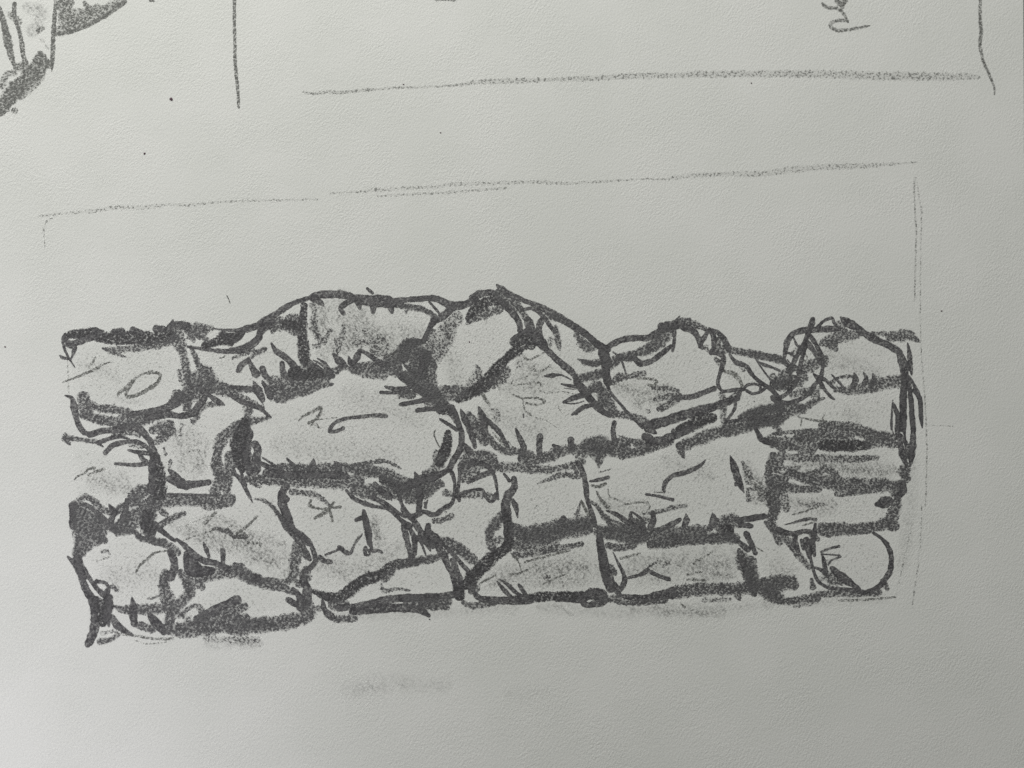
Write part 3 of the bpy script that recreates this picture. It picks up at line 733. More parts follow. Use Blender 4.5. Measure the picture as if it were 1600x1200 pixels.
m.9 1400,290,24 1430,350,34 1470,400,40 1560,420,44 ; g.8 1530,340,18 1600,345,28 ; g.8 1480,380,36 1560,395,50
g.65 0,460,60 60,500,70 ; g.7 180,600,16 175,560,40 ; g.6 10,520,40 50,560,40
g.6 180,640,15 280,612,12
p.6 160,790,10 200,860,28 260,920,28 ; p.5 250,770,10 265,830,12 340,860,15 390,890,12
m.95 240,940,16 320,970,36 400,1030,50 480,1080,48 540,1120,40 ; g.9 170,910,20 220,990,45 300,1040,55 380,1070,60
m.95 430,950,16 430,1010,50 490,1050,70 550,1130,44 ; m 440,950,15 510,1005,28 530,1080,50 ; g.8 500,1010,60 560,1020,50
m.93 600,955,40 605,1010,50 580,1070,50 ; m.93 640,1090,36 740,1050,46 810,1010,36 ; m.88 860,970,18 865,1010,60 845,1055,44
m.82 1012,540,8 985,575,28 930,610,36 860,640,40 760,665,38 705,710,36 685,760,36 690,795,20 ; p.8 690,798,12 610,795,10
m.88 548,812,20 640,825,24 700,840,26 755,855,30 ; p.65 390,890,14 500,872,20 550,875,20 575,910,14 550,950,10 ; g.72 520,965,12 650,945,36 760,915,36 860,900,32
m 1205,510,8 1232,590,60 1258,670,64 1285,740,46 1312,797,12 ; m.9 1243,720,12 1248,738,26
l.42 1320,620,60 1370,690,80 1400,750,80 ; g.6 1300,560,30 1340,640,60 1350,710,60 ; g.75 1340,790,20 1350,850,50 ; p.65 1330,765,15 1440,775,15 ; l.45 1440,720,80 1450,850,60 ; l.3 1400,850,80
g.97 180,1100,90 300,1110,110 400,1130,110 520,1150,90 ; g.82 560,1110,70 700,1110,80 850,1100,70 1000,1090,70 ; g.7 950,1060,40 880,1080,40
m.88 1065,960,14 1078,1000,60 1045,1080,50 ; g.97 1110,1060,80 1200,1020,110 1270,1030,90 ; m.95 1180,1090,110 ; m.93 1250,1010,40 1370,1000,50 1470,980,44 ; m.95 1290,1050,50 1370,1060,36
g.88 600,1175,80 750,1170,80 1000,1160,70 1150,1150,90 1260,1150,50
g.85 1545,510,60 1530,600,90 ; g.88 1550,700,100 1545,800,110 1555,900,100
# E2
T 1170 610 5
g.85 0,270,60 100,255,60 200,235,50 300,205,40
g.85 400,135,60 430,130,40 ; g.7 430,140,30 500,100,40 580,60,20
m.9 50,290,26 75,340,44 100,385,44 180,410,44 ; g.9 180,420,50 300,440,55 380,450,45 ; g.85 200,270,50 240,310,44 ; g.75 160,360,36 230,390,45
g.82 190,335,20 300,328,30 400,320,34 520,315,40 ; p.75 400,210,10 480,228,16 600,245,28 ; p.6 600,180,8 575,220,14 ; p.6 375,190,12 410,230,12 405,275,8
g.92 380,370,70 520,350,90 650,330,120 780,330,110 ; g.85 560,270,40 700,270,60 850,290,60 980,330,46
m.93 580,430,90 680,430,100 800,430,100 920,430,80 ; g.92 850,330,50 960,360,80 1060,360,80 1130,370,60 ; g.88 940,410,80 1060,400,80 1150,425,50
g.8 250,390,60 400,410,90 500,430,100 ; g.75 400,470,50 500,480,40
g.78 280,520,50 400,525,60 550,530,60 700,535,60 850,535,50 1000,525,42
l.5 240,560,80 250,640,100 240,720,80 ; g.85 190,510,60 160,590,55 155,680,60 180,760,80 180,850,100 200,920,90
g.8 260,460,60 250,540,60 220,620,60 ; g.95 320,640,70 450,690,80 600,710,100 750,740,110 900,745,110 1050,740,100 1150,750,80
g.82 380,660,30 520,645,50 600,610,60 680,660,60 ; g.6 280,605,34 400,600,16 ; l.36 700,590,90 850,620,110 1050,640,90
g.92 270,750,90 400,770,60 550,770,50 ; g.8 690,810,50 800,805,40 950,790,30 ; g.8 270,680,80 240,780,80 ; l.3 350,560,60 600,580,60
m.93 1117,200,16 1110,270,14 1130,340,12 ; m 1130,120,24 1165,200,44 1158,300,40 1180,400,44 1200,500,55 1225,570,34
m 1205,0,50 1205,100,58 1208,200,50 1210,300,36 1225,385,8 ; m 1260,0,36 1275,150,38 1285,300,42 1280,420,56 1270,520,58 1265,580,16
m 1190,350,24 1235,430,44 1250,510,56 ; m 1290,0,36 1335,70,36 1345,180,38 1355,290,12
g.92 1235,590,60 1210,640,100 1230,690,70 ; g.92 1180,740,90 1150,800,90 ; m.93 1205,730,50 1205,790,60 1160,835,50
m.95 1000,890,40 1040,880,95 1090,865,80 ; g.92 1160,860,60 1140,940,90 1110,1000,90 ; g.85 1100,940,40
g.95 560,1060,50 700,1075,80 850,1080,75 980,1065,85 1080,1040,90 1140,1060,80 ; g.85 520,1090,50 600,1120,50 750,1110,50 900,1110,30
l.5 300,850,50 400,880,70 500,880,50 ; g.7 450,900,30 540,890,34 612,892,10 ; g.6 280,830,70 290,920,70
p.75 340,970,10 400,955,14 540,910,12 ; m.88 280,1050,6 340,1035,16 400,1018,26 470,1003,26 525,1008,24 ; p.8 420,1055,10 480,1037,14 530,1022,10
g.9 200,950,80 170,1020,70 200,1080,60 ; m.88 230,1090,50 340,1120,40 430,1100,40 500,1110,44
l.5 0,640,80 50,720,100 100,790,90 ; l.4 30,840,60 ; g.65 0,770,30 130,770,40 ; l.3 0,560,50 ; g.7 110,820,80
m 0,1010,44 60,990,50 125,988,44 ; m.95 0,1050,36 ; m.92 520,1045,24 512,1120,34 490,1190,50 ; m.93 975,1112,18 1030,1150,26 1085,1200,30
g.85 130,1030,30 190,1110,36 240,1190,50
# A3
T 90 790 5
m.86 115,0,60 115,80,50 ; g.84 200,60,170 220,150,180 200,230,150 190,310,110 160,380,80 ; g.82 330,100,80 340,190,100 300,280,80 ; g.88 360,270,60
m.95 80,400,20 110,430,40 150,470,60 180,540,50 200,600,60 230,670,60 280,740,60 ; m.93 170,400,40 190,470,40 250,570,38 310,650,38 360,700,50
g.8 150,340,60 150,420,60
m.88 305,592,36 370,602,28 395,640,30 380,700,55 400,760,70 ; g.88 400,640,12 430,630,36 465,660,36
m 310,790,60 340,840,100 350,900,100 ; m 390,740,70 390,860,60 400,940,20 ; m.93 300,900,70 280,990,80 250,1060,70 235,1085,50
m 430,870,44 460,930,60 520,975,50 585,1012,24 ; g.93 440,780,16 500,810,60 600,810,70 700,810,80 820,800,70
m 580,718,12 592,780,60 590,860,70 600,920,60 ; m 720,855,44 770,920,80 830,980,70 ; g.93 620,930,50 700,950,60 740,970,60
g.93 840,520,60 830,620,80 850,700,100 880,780,100 ; m.9 880,360,50 910,430,65 910,500,70 880,560,70
g.95 960,520,50 1010,590,80 1030,680,80 970,750,80 900,830,90 870,900,80 ; g.88 1020,590,60 1100,610,80 1130,640,50
g.9 600,200,30 640,240,40 720,270,50 800,290,55 880,320,60 940,370,50 ; g.9 430,150,50 480,180,80 580,205,50
m.93 700,80,110 700,150,130 740,200,70 ; m 770,180,26 850,230,32 920,272,22 ; m 930,262,22 990,310,46 1060,380,55 1140,430,55 1230,450,50 1330,490,50
m1.1 1000,370,30 1010,470,60 1050,500,120 1110,510,90 1190,510,80 ; m1 1020,410,70 1100,480,60 ; g.88 1130,580,60 1230,530,90 1350,520,90 1420,510,80
g.93 1430,470,50 1480,540,90 1560,580,80 1600,590,60 ; m 1290,350,46 1293,400,38 1290,460,36 ; m.97 1140,290,12 1160,340,42 1185,402,18
p.85 612,522,14 640,470,18 700,420,22 760,370,18 870,350,14 ; g.7 350,360,24 385,355,30 410,380,12 ; p.4 300,440,12 400,400,12 ; g.75 700,728,10 740,725,20 800,700,14
g.95 860,960,90 960,970,110 1080,960,120 1200,950,110 1350,930,100 1480,930,90 1600,930,100
g.85 950,870,30 1000,820,36 1060,785,32 1110,795,40 1130,850,60 ; m.9 1090,890,70 1180,840,70 1280,790,70 1400,740,80 ; g.93 1100,910,70 1250,870,80 1400,820,70 1460,785,60 ; g.93 1400,880,60 1470,880,70
g.6 1000,880,50 1050,930,60 ; l.3 1020,860,60
g.8 330,1060,50 370,1060,50 420,1040,36 470,1010,36 ; p.5 450,1000,18 600,1015,18 750,1040,20 900,1040,24 ; p.4 600,1050,8 700,1080,8 850,1065,8 ; g.4 340,1000,30 480,970,30
g.45 1150,1040,40 1350,1050,50 1560,1050,50 ; l.33 1400,1080,60 1560,1090,60
l.3 1000,200,120 1200,260,160 1400,300,180 ; l.3 1300,100,100 1500,250,150 ; l.25 150,450,40 220,540,60
# B3
T 360 790 5
m 430,40,70 455,110,64 490,180,44 560,230,40 620,290,40 650,360,40 665,430,44 620,490,46 560,530,38 575,600,60 600,650,80 590,740,90
m.88 320,0,16 380,70,34 430,160,44 490,230,44 540,280,44 590,360,44 620,420,34
g.85 510,300,50 520,370,80 500,440,100 ; g.8 500,510,90 470,580,50 ; g.75 560,300,40 590,400,50 ; g.9 590,500,60 600,560,70
g.8 450,580,40 500,580,50 540,620,50 ; g.93 40,470,60 60,520,70 150,570,80 250,600,80 350,620,80 430,650,55 490,680,40 ; g.88 230,575,30 350,585,40 450,600,40
m.9 200,565,70 ; m 450,735,44 500,765,60 ; m 490,650,30 540,710,60 560,780,100 ; g.93 600,780,100 620,840,90 560,880,100 400,915,110 250,930,110 120,950,110 0,960,90
g.4 40,1030,40 120,1050,50 190,1060,30 ; l.3 50,1060,50 150,1080,50
m.93 655,670,40 730,705,70 820,725,90 900,690,100 970,630,100 1060,575,100 1160,545,90 1250,480,80 1350,450,80 1430,445,70 ; g.85 1200,570,60 1260,520,60
g.9 1440,430,60 1520,430,55 1600,410,55 ; g.9 800,775,80 900,775,70 ; m.92 720,750,30 740,820,50 790,870,60 ; g.88 820,885,50 900,885,55 975,880,50 ; g.8 690,800,50
m.93 850,800,60 980,790,55 1080,770,60 1200,745,75 1300,725,65 1450,720,65 1600,720,70 ; m.93 950,830,50 1100,810,75 1250,800,70 1400,800,70 1500,825,55 1550,860,30
g.85 1500,780,70 1600,765,70 ; g.7 1180,610,15 1200,665,40 1300,650,24 1400,662,15
m.85 700,400,34 725,430,50 785,440,36 ; m.85 740,385,16 830,350,22 850,328,40 ; m.85 860,330,36 900,365,44 940,368,28 970,305,18 1030,225,10
m 1042,40,24 1060,120,52 1080,200,50 1090,280,36 1102,335,26 ; m.88 1055,330,36 1055,380,30 1085,385,18 1085,350,28 ; m.86 1110,355,28 1150,350,34 1182,365,22
m.9 985,112,36 1030,95,30 ; l.4 1120,150,60 1150,240,60
m.93 1350,130,34 1370,230,55 1400,350,38 1410,420,36 ; m 1390,160,40 1440,260,44 1450,380,16 ; m 1440,130,50 1500,230,65 1562,352,16
m 1480,260,34 1527,387,10 ; m.93 1550,150,36 1540,240,60 1580,310,60 ; m 1430,250,36 1436,400,20
l.36 120,280,160 200,380,180 350,450,100 ; l.3 380,300,120 200,250,120 ; p.6 130,295,16 200,290,20 240,305,26 235,330,10
l.22 800,500,120 900,560,120 ; l.28 680,600,50
l.2 1250,400,60 1100,480,60
# C3
T 630 790 5
g.95 240,260,40 340,290,80 430,330,85 500,390,80 570,440,55 ; g.6 340,340,50 400,370,60
m.93 190,150,30 200,220,85 270,290,80 290,380,44 ; m 320,310,26 400,390,34 460,460,36 522,525,34
m.93 100,250,40 160,270,60 220,300,60 ; g.8 0,460,70 100,440,60 200,410,50 290,395,50
m.88 320,380,60 340,450,46 380,540,36 400,620,30 ; m.85 390,430,55 410,500,55 440,580,55 ; m 430,640,110 440,700,90
m.95 490,620,80 540,560,110 620,480,110 700,400,100 780,350,90 ; g.88 690,190,60 670,260,60 700,340,60 ; g.88 770,90,40 720,160,80
g.75 720,280,60 760,260,50
m.95 800,60,75 820,150,75 830,250,80 810,320,90 ; g.95 870,180,90 940,240,110 1050,240,120 1200,200,120 1350,160,110 1470,130,90
g.88 880,310,80 950,290,70 ; g.75 900,340,50 1050,330,50 1200,300,50 ; g.85 870,385,50 950,385,40 1100,360,44 1250,330,44 1395,300,40 ; p.7 950,440,16 1100,400,18 1300,350,18
p.95 840,370,10 890,420,14 920,497,6 ; p.75 840,540,20 900,530,18 970,500,14 ; l.36 1000,500,110 1200,480,130 1400,480,110 ; l.34 1000,600,100 1200,600,110 1400,600,100 ; l.3 1100,440,60
g.7 1105,562,24 1145,555,28 ; p.65 1090,610,14 1180,570,14 1260,540,14 ; p.7 600,605,14 650,580,16 720,545,14 ; l.25 650,640,60 850,560,80
m 735,595,15 780,650,36 840,712,34 ; m 755,575,12 820,620,32 870,670,36 915,702,26 ; m 905,620,26 940,670,36 965,712,26
m.9 540,600,80 530,670,50 ; m.95 560,690,36 600,725,55 700,740,60 850,740,70 980,730,90 ; m.93 980,725,80 1100,710,80 1250,710,80 1390,700,70
g.9 465,750,34 520,780,44 620,775,50 720,760,40 ; m 1200,730,44 1300,735,44 1370,752,24 ; m.9 1400,740,50 1440,700,90 1530,690,90 1560,740,90 1480,770,60
m.92 0,720,60 100,720,60 200,715,60 330,705,55 420,690,60 ; g.9 30,765,70 200,765,70 350,750,70 ; g.85 220,800,36 350,795,36 ; g.7 560,640,80
m 1530,240,50 1540,330,55 1560,450,65 1590,580,75 ; m.9 205,888,10 ; l.3 1150,780,20 1230,800,40 1310,850,50 ; l.2 850,840,50
# D3
T 900 790 5
m 185,240,55 200,340,60 220,450,80 245,550,85 270,640,85 ; m 290,365,10 330,450,22 370,530,34 380,590,44 340,660,46 300,620,50
g.9 270,480,50 300,530,44 ; g.97 230,210,90 350,220,120 500,250,110 ; g.95 250,310,50 330,330,50 450,310,60
g.92 590,300,80 720,290,80 850,270,75 1000,260,75 1150,250,85 1250,270,55 ; g.78 600,220,60 800,215,70 1000,200,60
m.9 1250,265,36 1290,300,46 1340,340,55 ; m.9 1330,220,50 1370,300,44 1400,370,40
g.97 1275,350,40 1310,440,110 1345,500,120 1375,580,100 1390,670,60 ; m.85 1290,400,40 1330,520,60 1370,640,50
m.93 350,705,26 450,720,55 560,725,65 650,700,75 750,685,90 ; g.95 750,680,90 900,660,100 1050,650,90 1200,650,90 1380,640,100
g.9 330,750,44 450,760,40 600,750,44 700,740,44 ; m.9 35,720,55 65,770,50 120,780,36 ; g.85 110,680,70 180,690,70 200,750,50
m.93 280,640,36 340,695,34 ; g.88 210,730,50 330,725,60 ; g.8 1265,700,60 1280,740,16 ; m.9 1390,690,44
g.95 1430,620,90 1520,600,90 1600,600,110 ; g.93 1480,680,60 1550,710,70 1600,725,70
m.88 410,562,24 500,542,32 560,505,40 ; m.92 590,522,38 650,550,34 728,577,32
p.65 350,412,22 430,392,22 500,370,14 ; g.7 560,485,16 640,435,18 ; g.55 680,475,24 720,440,26 ; p.6 920,450,24 980,410,18 1070,360,10 ; p.65 870,580,20 1000,582,22 ; p.5 870,540,15 990,515,15
l.3 400,440,120 700,420,100 ; l.36 900,500,120 1150,470,140 ; l.38 1000,560,90 1200,560,90 ; l.25 650,600,60 ; l.2 500,600,60
p.65 820,765,16 852,792,12 ; l.3 650,780,60 700,840,60 850,830,60 1000,850,50 ; l.25 400,790,50 500,810,60
p.75 1400,320,10 1460,357,10 ; g.5 1000,740,40 1200,730,30
# E3
T 1170 790 5
g.9 200,180,60 280,250,70 330,300,60 ; g.85 340,330,50 400,400,50 470,480,44 ; m.88 360,240,44 365,300,50 382,350,40
m 410,270,26 430,330,44 ; m 450,270,55 470,350,64 472,400,34 ; m 500,280,46 512,390,26 ; g.88 490,220,50 535,260,44
m 480,400,26 495,470,24 520,550,28 550,600,28 620,640,30 700,650,34 800,660,34 890,672,32 ; m.95 500,480,18 560,500,28 600,540,28 620,562,10
m 572,382,12 588,440,38 600,520,44 622,560,16 ; m.88 565,362,18 630,335,20 705,318,24 ; m.88 565,378,12 712,390,16 700,405,18 640,430,14 620,470,10
g.75 600,530,60 640,570,90 720,590,70 ; m.93 650,490,40 730,560,80 800,610,50 860,650,36 ; g.6 620,440,40 ; g.5 560,570,50
m.95 970,215,18 1030,250,28 1080,310,36 1110,380,42 1112,450,42 1100,520,46 1060,580,50 1020,630,42 960,660,36 890,680,34 ; g.88 1050,590,50 1080,650,36
g.85 540,690,50 680,690,44 850,690,44 1020,680,50 ; p.55 700,740,16 900,735,18 1150,715,14
g.93 190,640,80 240,610,130 320,600,120 350,625,80 ; g.9 100,670,70 180,730,50 300,750,50 420,730,60 530,720,70 ; g.93 90,600,60 150,650,90 220,690,60
g.9 20,420,60 30,520,80 40,620,80 40,690,30 ; m.9 0,240,24 30,320,36 ; g.9 490,580,34 500,640,44 ; g.55 350,790,16 400,780,34 500,760,30
g.8 540,720,40
T 90 790 5
m 255,700,50 285,790,70 285,890,60 ; m 400,720,70 395,800,80 380,880,60 ; m.93 300,740,70 340,780,90
m.93 150,400,50 165,470,60 200,560,60 ; m.9 450,50,40 420,110,50
T 0 0 1
l.55 500,480,34 520,540,44 560,520,56 600,540,46 ; l.42 540,470,44 565,500,60 ; l.4 600,520,40 650,520,40
l.42 330,820,44 400,860,66 450,890,56 ; l.38 280,820,36 330,850,40 ; l.3 270,680,36 300,720,56 ; l.38 150,750,34 185,758,44
l.32 500,880,50 560,890,44 620,860,44 ; l.5 586,812,18 592,845,22 ; l.42 780,900,44 850,890,66 920,890,56 ; l.42 990,890,44 1070,880,66 1140,880,66
l.3 950,790,44 1000,800,50 ; l.5 1170,735,26 1190,770,44 ; l.5 1250,730,34 1320,735,44 1390,735,34 ; l.4 1240,790,34 1290,790,40
l.4 960,600,34 1010,620,44 1040,610,34 ; l.3 800,600,50 850,590,60 ; l.26 770,650,50 830,670,56 ; l.2 450,700,60 600,715,50 ; l.2 560,620,60 640,650,60
l.25 1330,650,34 ; l.25 1220,890,44 ; l.3 330,1006,24 400,1006,24 ; l.26 1020,950,24 1120,958,30 ; l.24 180,900,50 230,900,50 ; l.3 700,540,40 715,600,30
l.3 1300,560,44 1360,580,40 ; l.24 1050,720,40 1100,740,40
l.22 520,962,20 640,958,26 800,950,22 ; l.24 850,948,26 960,955,30 1080,955,30 1200,945,22 ; l.2 1200,942,20 1380,935,22 ; l.22 1425,720,24 1422,800,30 1410,880,26
@corner
T 0 0 6.6667
m.72 580,0,30 570,150,40 560,300,46 552,450,44 548,600,48 540,745,8 ; m.72 400,540,20 460,590,50 520,690,44
m.72 0,1130,150 100,1010,160 220,880,160 330,760,140 400,640,120 420,560,60 ; g.6 200,990,90 330,880,100 420,780,80 490,650,60
m.68 0,80,30 30,200,55 65,360,80 90,470,80 ; m.68 90,470,80 120,600,60 160,705,24
m.62 150,40,44 150,160,44 200,320,44 225,450,46 240,560,46 265,660,60 ; g.55 110,150,60 200,230,60
g.55 20,900,60 70,780,60 150,760,60 ; g.5 120,870,60 ; g.65 180,700,80 270,700,80 ; l.36 300,80,150 450,150,180 330,320,140
g.6 600,330,90 750,270,110 900,210,110 1050,130,100 1200,50,90 1280,0,80 ; m.72 590,350,40 700,340,40 850,290,44 1000,220,44 1150,130,44 1300,20,44
g.72 640,60,110 700,60,120 740,30,70 ; g.58 660,160,110 780,140,80 900,130,80 1020,80,70 ; g.5 640,230,80 800,200,80 ; g.65 880,30,40 930,110,60 ; g.55 400,320,60 440,295,50 ; l.4 480,480,40 500,500,40
m.66 1570,0,36 1600,14,24 ; l.35 440,420,60 ; g.5 150,1150,60
@blob
T 600 0 8
m.62 660,-10,60 780,-10,40 880,-12,60
@frame_upper
T 0 0 4
m.68 1465,-20,22 1465,150,22 1468,280,20 1470,400,24 1485,550,22 1492,670,18
T 1200 0 4
m.6 1328,-20,20 1325,100,22 1332,200,26 1325,280,24 1345,380,20 1380,460,20 1412,540,14 1415,590,10
T 440 80 4
p.42 135,255,12 200,265,18 290,255,18 370,258,24 450,250,20 570,240,18 ; p.4 560,241,14 650,232,14 750,228,16 830,228,12 ; p.34 820,228,12 920,222,14 1020,217,14 ; p.38 1010,218,12 1130,208,18 1200,195,26 1400,185,30 1600,182,30 ; p.37 1600,182,24 1720,175,22 1850,172,32 1980,168,32 2100,160,34 2300,152,34 2450,152,26 2600,145,40 2800,142,40 3000,142,40 3190,142,40 3340,142,44 3500,146,44 3690,154,46 3850,156,50 4090,160,46 4250,158,40 4360,162,20
@frame_lower
T 0 230 4
p.36 240,430,15 450,410,18 600,398,26 700,378,30 900,375,30 1050,360,18 1200,360,22 1350,345,16 1600,332,16 1760,330,16 1980,325,16
T 440 80 4
p.36 300,888,12 470,880,14 560,868,26 650,865,28 800,855,24 950,848,20 1100,830,28 1300,825,24 1600,815,26 ; p.34 600,905,15 1000,885,20 1400,855,20
T 840 80 4
p.38 0,815,30 200,825,20 640,800,12 800,798,18 860,790,28 1000,775,28 1200,768,34 1400,765,38 1600,740,45 1800,725,40 1950,720,40 2100,712,32 2280,700,16 2380,694,12
T 0 230 4
p.36 330,440,10 290,465,14 275,500,14 275,540,10 280,620,8
T 0 0 1
p.5 1430,278,5 1428,290,4 1429,310,3 1430,340,3 1432,355,3 1431,385,3 1430,420,3 1429,470,3 ; p.4 1433,285,2 1437,315,2.5 1440,330,3 1439,380,2.5 1438,440,2 1438,500,2.5 1440,560,2 1445,620,3 1448,700,3 1446,790,3 ; p.34 1440,790,2 1437,860,3 1425,950,3 ; p.3 1446,664,2 1490,666,2 ; p.3 1400,930,2 1425,820,3
p.34 104,540,2.5 108,620,3
@writing
T 1200 0 4
p.7 345,28,18 375,45,20 410,50,18 450,62,22 480,100,20 500,140,12 ; p.7 430,-10,20 445,15,22 465,45,20 480,0,24 ; p.7 500,130,14 440,128,20 395,145,22 395,170,22 430,190,22 500,186,20 560,175,18 635,160,8
p.7 440,-10,16 425,10,18 450,20,16 480,10,18 470,35,14 440,30,16 ; p.6 455,-10,20 490,5,20 ; p.7 340,22,16 350,38,18 390,55,16 430,45,14
@smudge
T 0 0 1
l.2 552,1078,40 590,1068,44 620,1066,38 ; l.14 560,1085,28 600,1080,30 ; l.18 640,1070,38 690,1070,38 ; l.12 800,1085,32 845,1082,30
@tick
T 0 0 1
m.9 354.5,462,1.6 357,467,2 359.5,474,1.4
"""

# ------------------------------------------------------------------ the sheet and what it lies on


def build_sheet():
    """paper sheet with real thickness; its right edge just shows at the top right of the picture"""
    e0 = pt(1598.2, -150)
    e1 = pt(1601.0, 330)
    dx = (e1[0] - e0[0]) / (e1[1] - e0[1])
    yt, yb, xl = 0.16, -0.26, -0.28
    xr_t = e0[0] + dx * (yt - e0[1])
    xr_b = e0[0] + dx * (yb - e0[1])
    th = 0.0009
    nx, ny = 24, 24
    vs, fs = [], []
    for j in range(ny + 1):
        y = yb + (yt - yb) * j / ny
        xr = xr_b + (xr_t - xr_b) * j / ny
        for i in range(nx + 1):
            vs.append((xl + (xr - xl) * i / nx, y, 0.0))
    n = len(vs)
    vs += [(v[0], v[1], -th) for v in vs]
    q = nx + 1
    for j in range(ny):
        for i in range(nx):
            a = j * q + i
            fs.append((a, a + 1, a + q + 1, a + q))
            fs.append((n + a, n + a + q, n + a + q + 1, n + a + 1))
    for i in range(nx):
        fs.append((i, n + i, n + i + 1, i + 1))
        a = ny * q + i
        fs.append((a, a + 1, n + a + 1, n + a))
    for j in range(ny):
        a = j * q
        fs.append((a, a + q, n + a + q, n + a))
        a = j * q + nx
        fs.append((a, n + a, n + a + q, a + q))
    me = bpy.data.meshes.new("paper")
    me.from_pydata(vs, [], fs)
    o = link("paper_surface", me, M_PAPER)
    o['kind'] = 'structure'
    o['label'] = 'off white textured drawing paper filling the whole picture'
    t = bpy.data.meshes.new("table")
    t.from_pydata([(-0.9, -0.7, -0.004), (0.9, -0.7, -0.004), (0.9, 0.7, -0.004), (-0.9, 0.7, -0.004),
                   (-0.9, -0.7, -0.03), (0.9, -0.7, -0.03), (0.9, 0.7, -0.03), (-0.9, 0.7, -0.03)], [],
                  [(0, 1, 2, 3), (7, 6, 5, 4), (0, 4, 5, 1), (1, 5, 6, 2), (2, 6, 7, 3), (3, 7, 4, 0)])
    o = link("table_surface", t, M_TABLE)
    o['kind'] = 'structure'
    return o


build_sheet()

# ------------------------------------------------------------------ the drawn wall: thing > stone > stroke
STONES = [
    ('', '108,560 115,538 180,530 270,528 285,560 292,600 270,628 200,645 150,638 118,622'),
    ('', '300,540 350,548 420,528 448,515 464,540 455,590 430,600 380,606 330,600 308,565'),
    ('drawn stone with smudged grey left half under the top edge', '482,472 560,466 660,472 674,500 660,538 600,558 540,562 488,560'),
    ('leaning oval drawn stone with a shaded left rim', '770,482 806,510 800,545 760,590 720,616 690,604 684,560 720,510'),
    ('', '850,508 930,548 946,600 942,640 890,580 838,525'),
    ('triangular drawn stone with faint zigzag scribbles', '738,640 800,575 845,548 900,620 960,662 1000,682 880,706 800,702 745,664'),
    ('', '950,556 1050,518 1090,530 1115,560 1116,608 1110,630 1020,660 955,610'),
    ('', '1125,556 1200,568 1225,590 1200,610 1160,612 1132,606'),
    ('', '1250,520 1300,508 1400,545 1408,598 1300,606 1262,590'),
    ('', '1290,622 1400,612 1405,678 1300,664 1225,650 1250,630'),
    ('largest drawn stone with a curved dash in its middle', '390,652 480,622 540,590 640,600 700,640 714,690 690,740 640,746 560,728 420,728 392,700'),
    ('', '250,660 330,640 380,640 345,690 330,764 262,764 240,720'),
    ('', '112,700 180,708 230,722 232,760 170,790 122,776'),
    ('', '265,790 438,772 478,850 470,900 370,880 300,870'),
    ('', '455,770 540,762 625,795 640,860 540,925 500,920 488,860 452,800'),
    ('', '650,800 705,772 780,775 788,830 740,880 700,850'),
    ('', '806,742 900,730 915,805 850,820 806,826'),
    ('', '920,735 1080,700 1190,690 1200,800 1050,822 960,822 932,780'),
    ('', '1225,772 1300,768 1395,772 1396,812 1240,824'),
    ('dark banded drawn stone with a black bar across it', '1212,668 1290,660 1400,690 1398,738 1220,742'),
    ('rounded drawn stone at the lower left corner', '130,855 200,836 262,865 265,910 250,944 180,948 150,915'),
    ('', '295,940 362,905 450,932 448,952 350,968 300,972'),
    ('', '545,930 600,892 690,876 704,915 640,926'),
    ('', '752,928 790,872 930,842 942,928'),
    ('', '976,926 970,868 1130,852 1158,908'),
    ('', '1175,832 1212,828 1258,900 1262,926 1190,900'),
    ('round drawn stone with small angular scribble inside', '1275,842 1368,836 1390,862 1386,900 1350,920 1290,914'),
    ('small drawn triangle stone beneath the wedge', '718,728 766,738 774,772 740,764 720,776'),
    ('', '1140,652 1152,616 1212,618 1218,648'),
]


def inside(x, y, poly):
    c = False
    n = len(poly)
    for i in range(n):
        x1, y1 = poly[i]
        x2, y2 = poly[(i + 1) % n]
        if (y1 > y) != (y2 > y) and x < (x2 - x1) * (y - y1) / (y2 - y1) + x1:
            c = not c
    return c


def dist_poly(x, y, poly):
    if inside(x, y, poly):
        return 0.0
    best = 1e9
    n = len(poly)
    for i in range(n):
        x1, y1 = poly[i]
        x2, y2 = poly[(i + 1) % n]
        L = (x2 - x1) ** 2 + (y2 - y1) ** 2
        t = max(0, min(1, ((x - x1) * (x2 - x1) + (y - y1) * (y2 - y1)) / L))
        best = min(best, math.hypot(x - x1 - t * (x2 - x1), y - y1 - t * (y2 - y1)))
    return best


wall = thing('stone_wall_drawing', 'wide charcoal drawing of a rough dry stone wall across the paper', 'drawing', pt(760, 990))
stones = []
for lab, txt in STONES:
    poly = [tuple(float(a) for a in q.split(',')) for q in txt.split()]
    cx = sum(p[0] for p in poly) / len(poly)
    cy = sum(p[1] for p in poly) / len(poly)
    vs = [pt(cx, cy, ZBASE * 0.5)]
    ed, pr = [0.0], [0.05]
    n = len(poly)
    for r, e in ((0.5, 0.4), (0.86, 0.75), (1.0, 1.0)):
        for x, y in poly:
            vs.append(pt(cx + (x - cx) * r, cy + (y - cy) * r, ZBASE * 0.5))
            ed.append(e)
            pr.append(0.05)
    fs = [(0, 1 + (i + 1) % n, 1 + i) for i in range(n)]
    for k in range(2):
        for i in range(n):
            a, b = 1 + k * n + i, 1 + k * n + (i + 1) % n
            fs.append((a, b, b + n, a + n))
    me = bpy.data.meshes.new("stone")
    me.from_pydata(vs, [], fs)
    fill_attr(me, 'edge', ed)
    fill_attr(me, 'press', pr)
    fill_attr(me, 'hard', [0.0] * len(vs))
    me.update()
    if sum(p.normal.z for p in me.polygons) < 0:
        me.flip_normals()
    o = link('stone', me, M_PENCIL, wall)
    if lab:
        o['label'] = lab
    stones.append((o, poly))

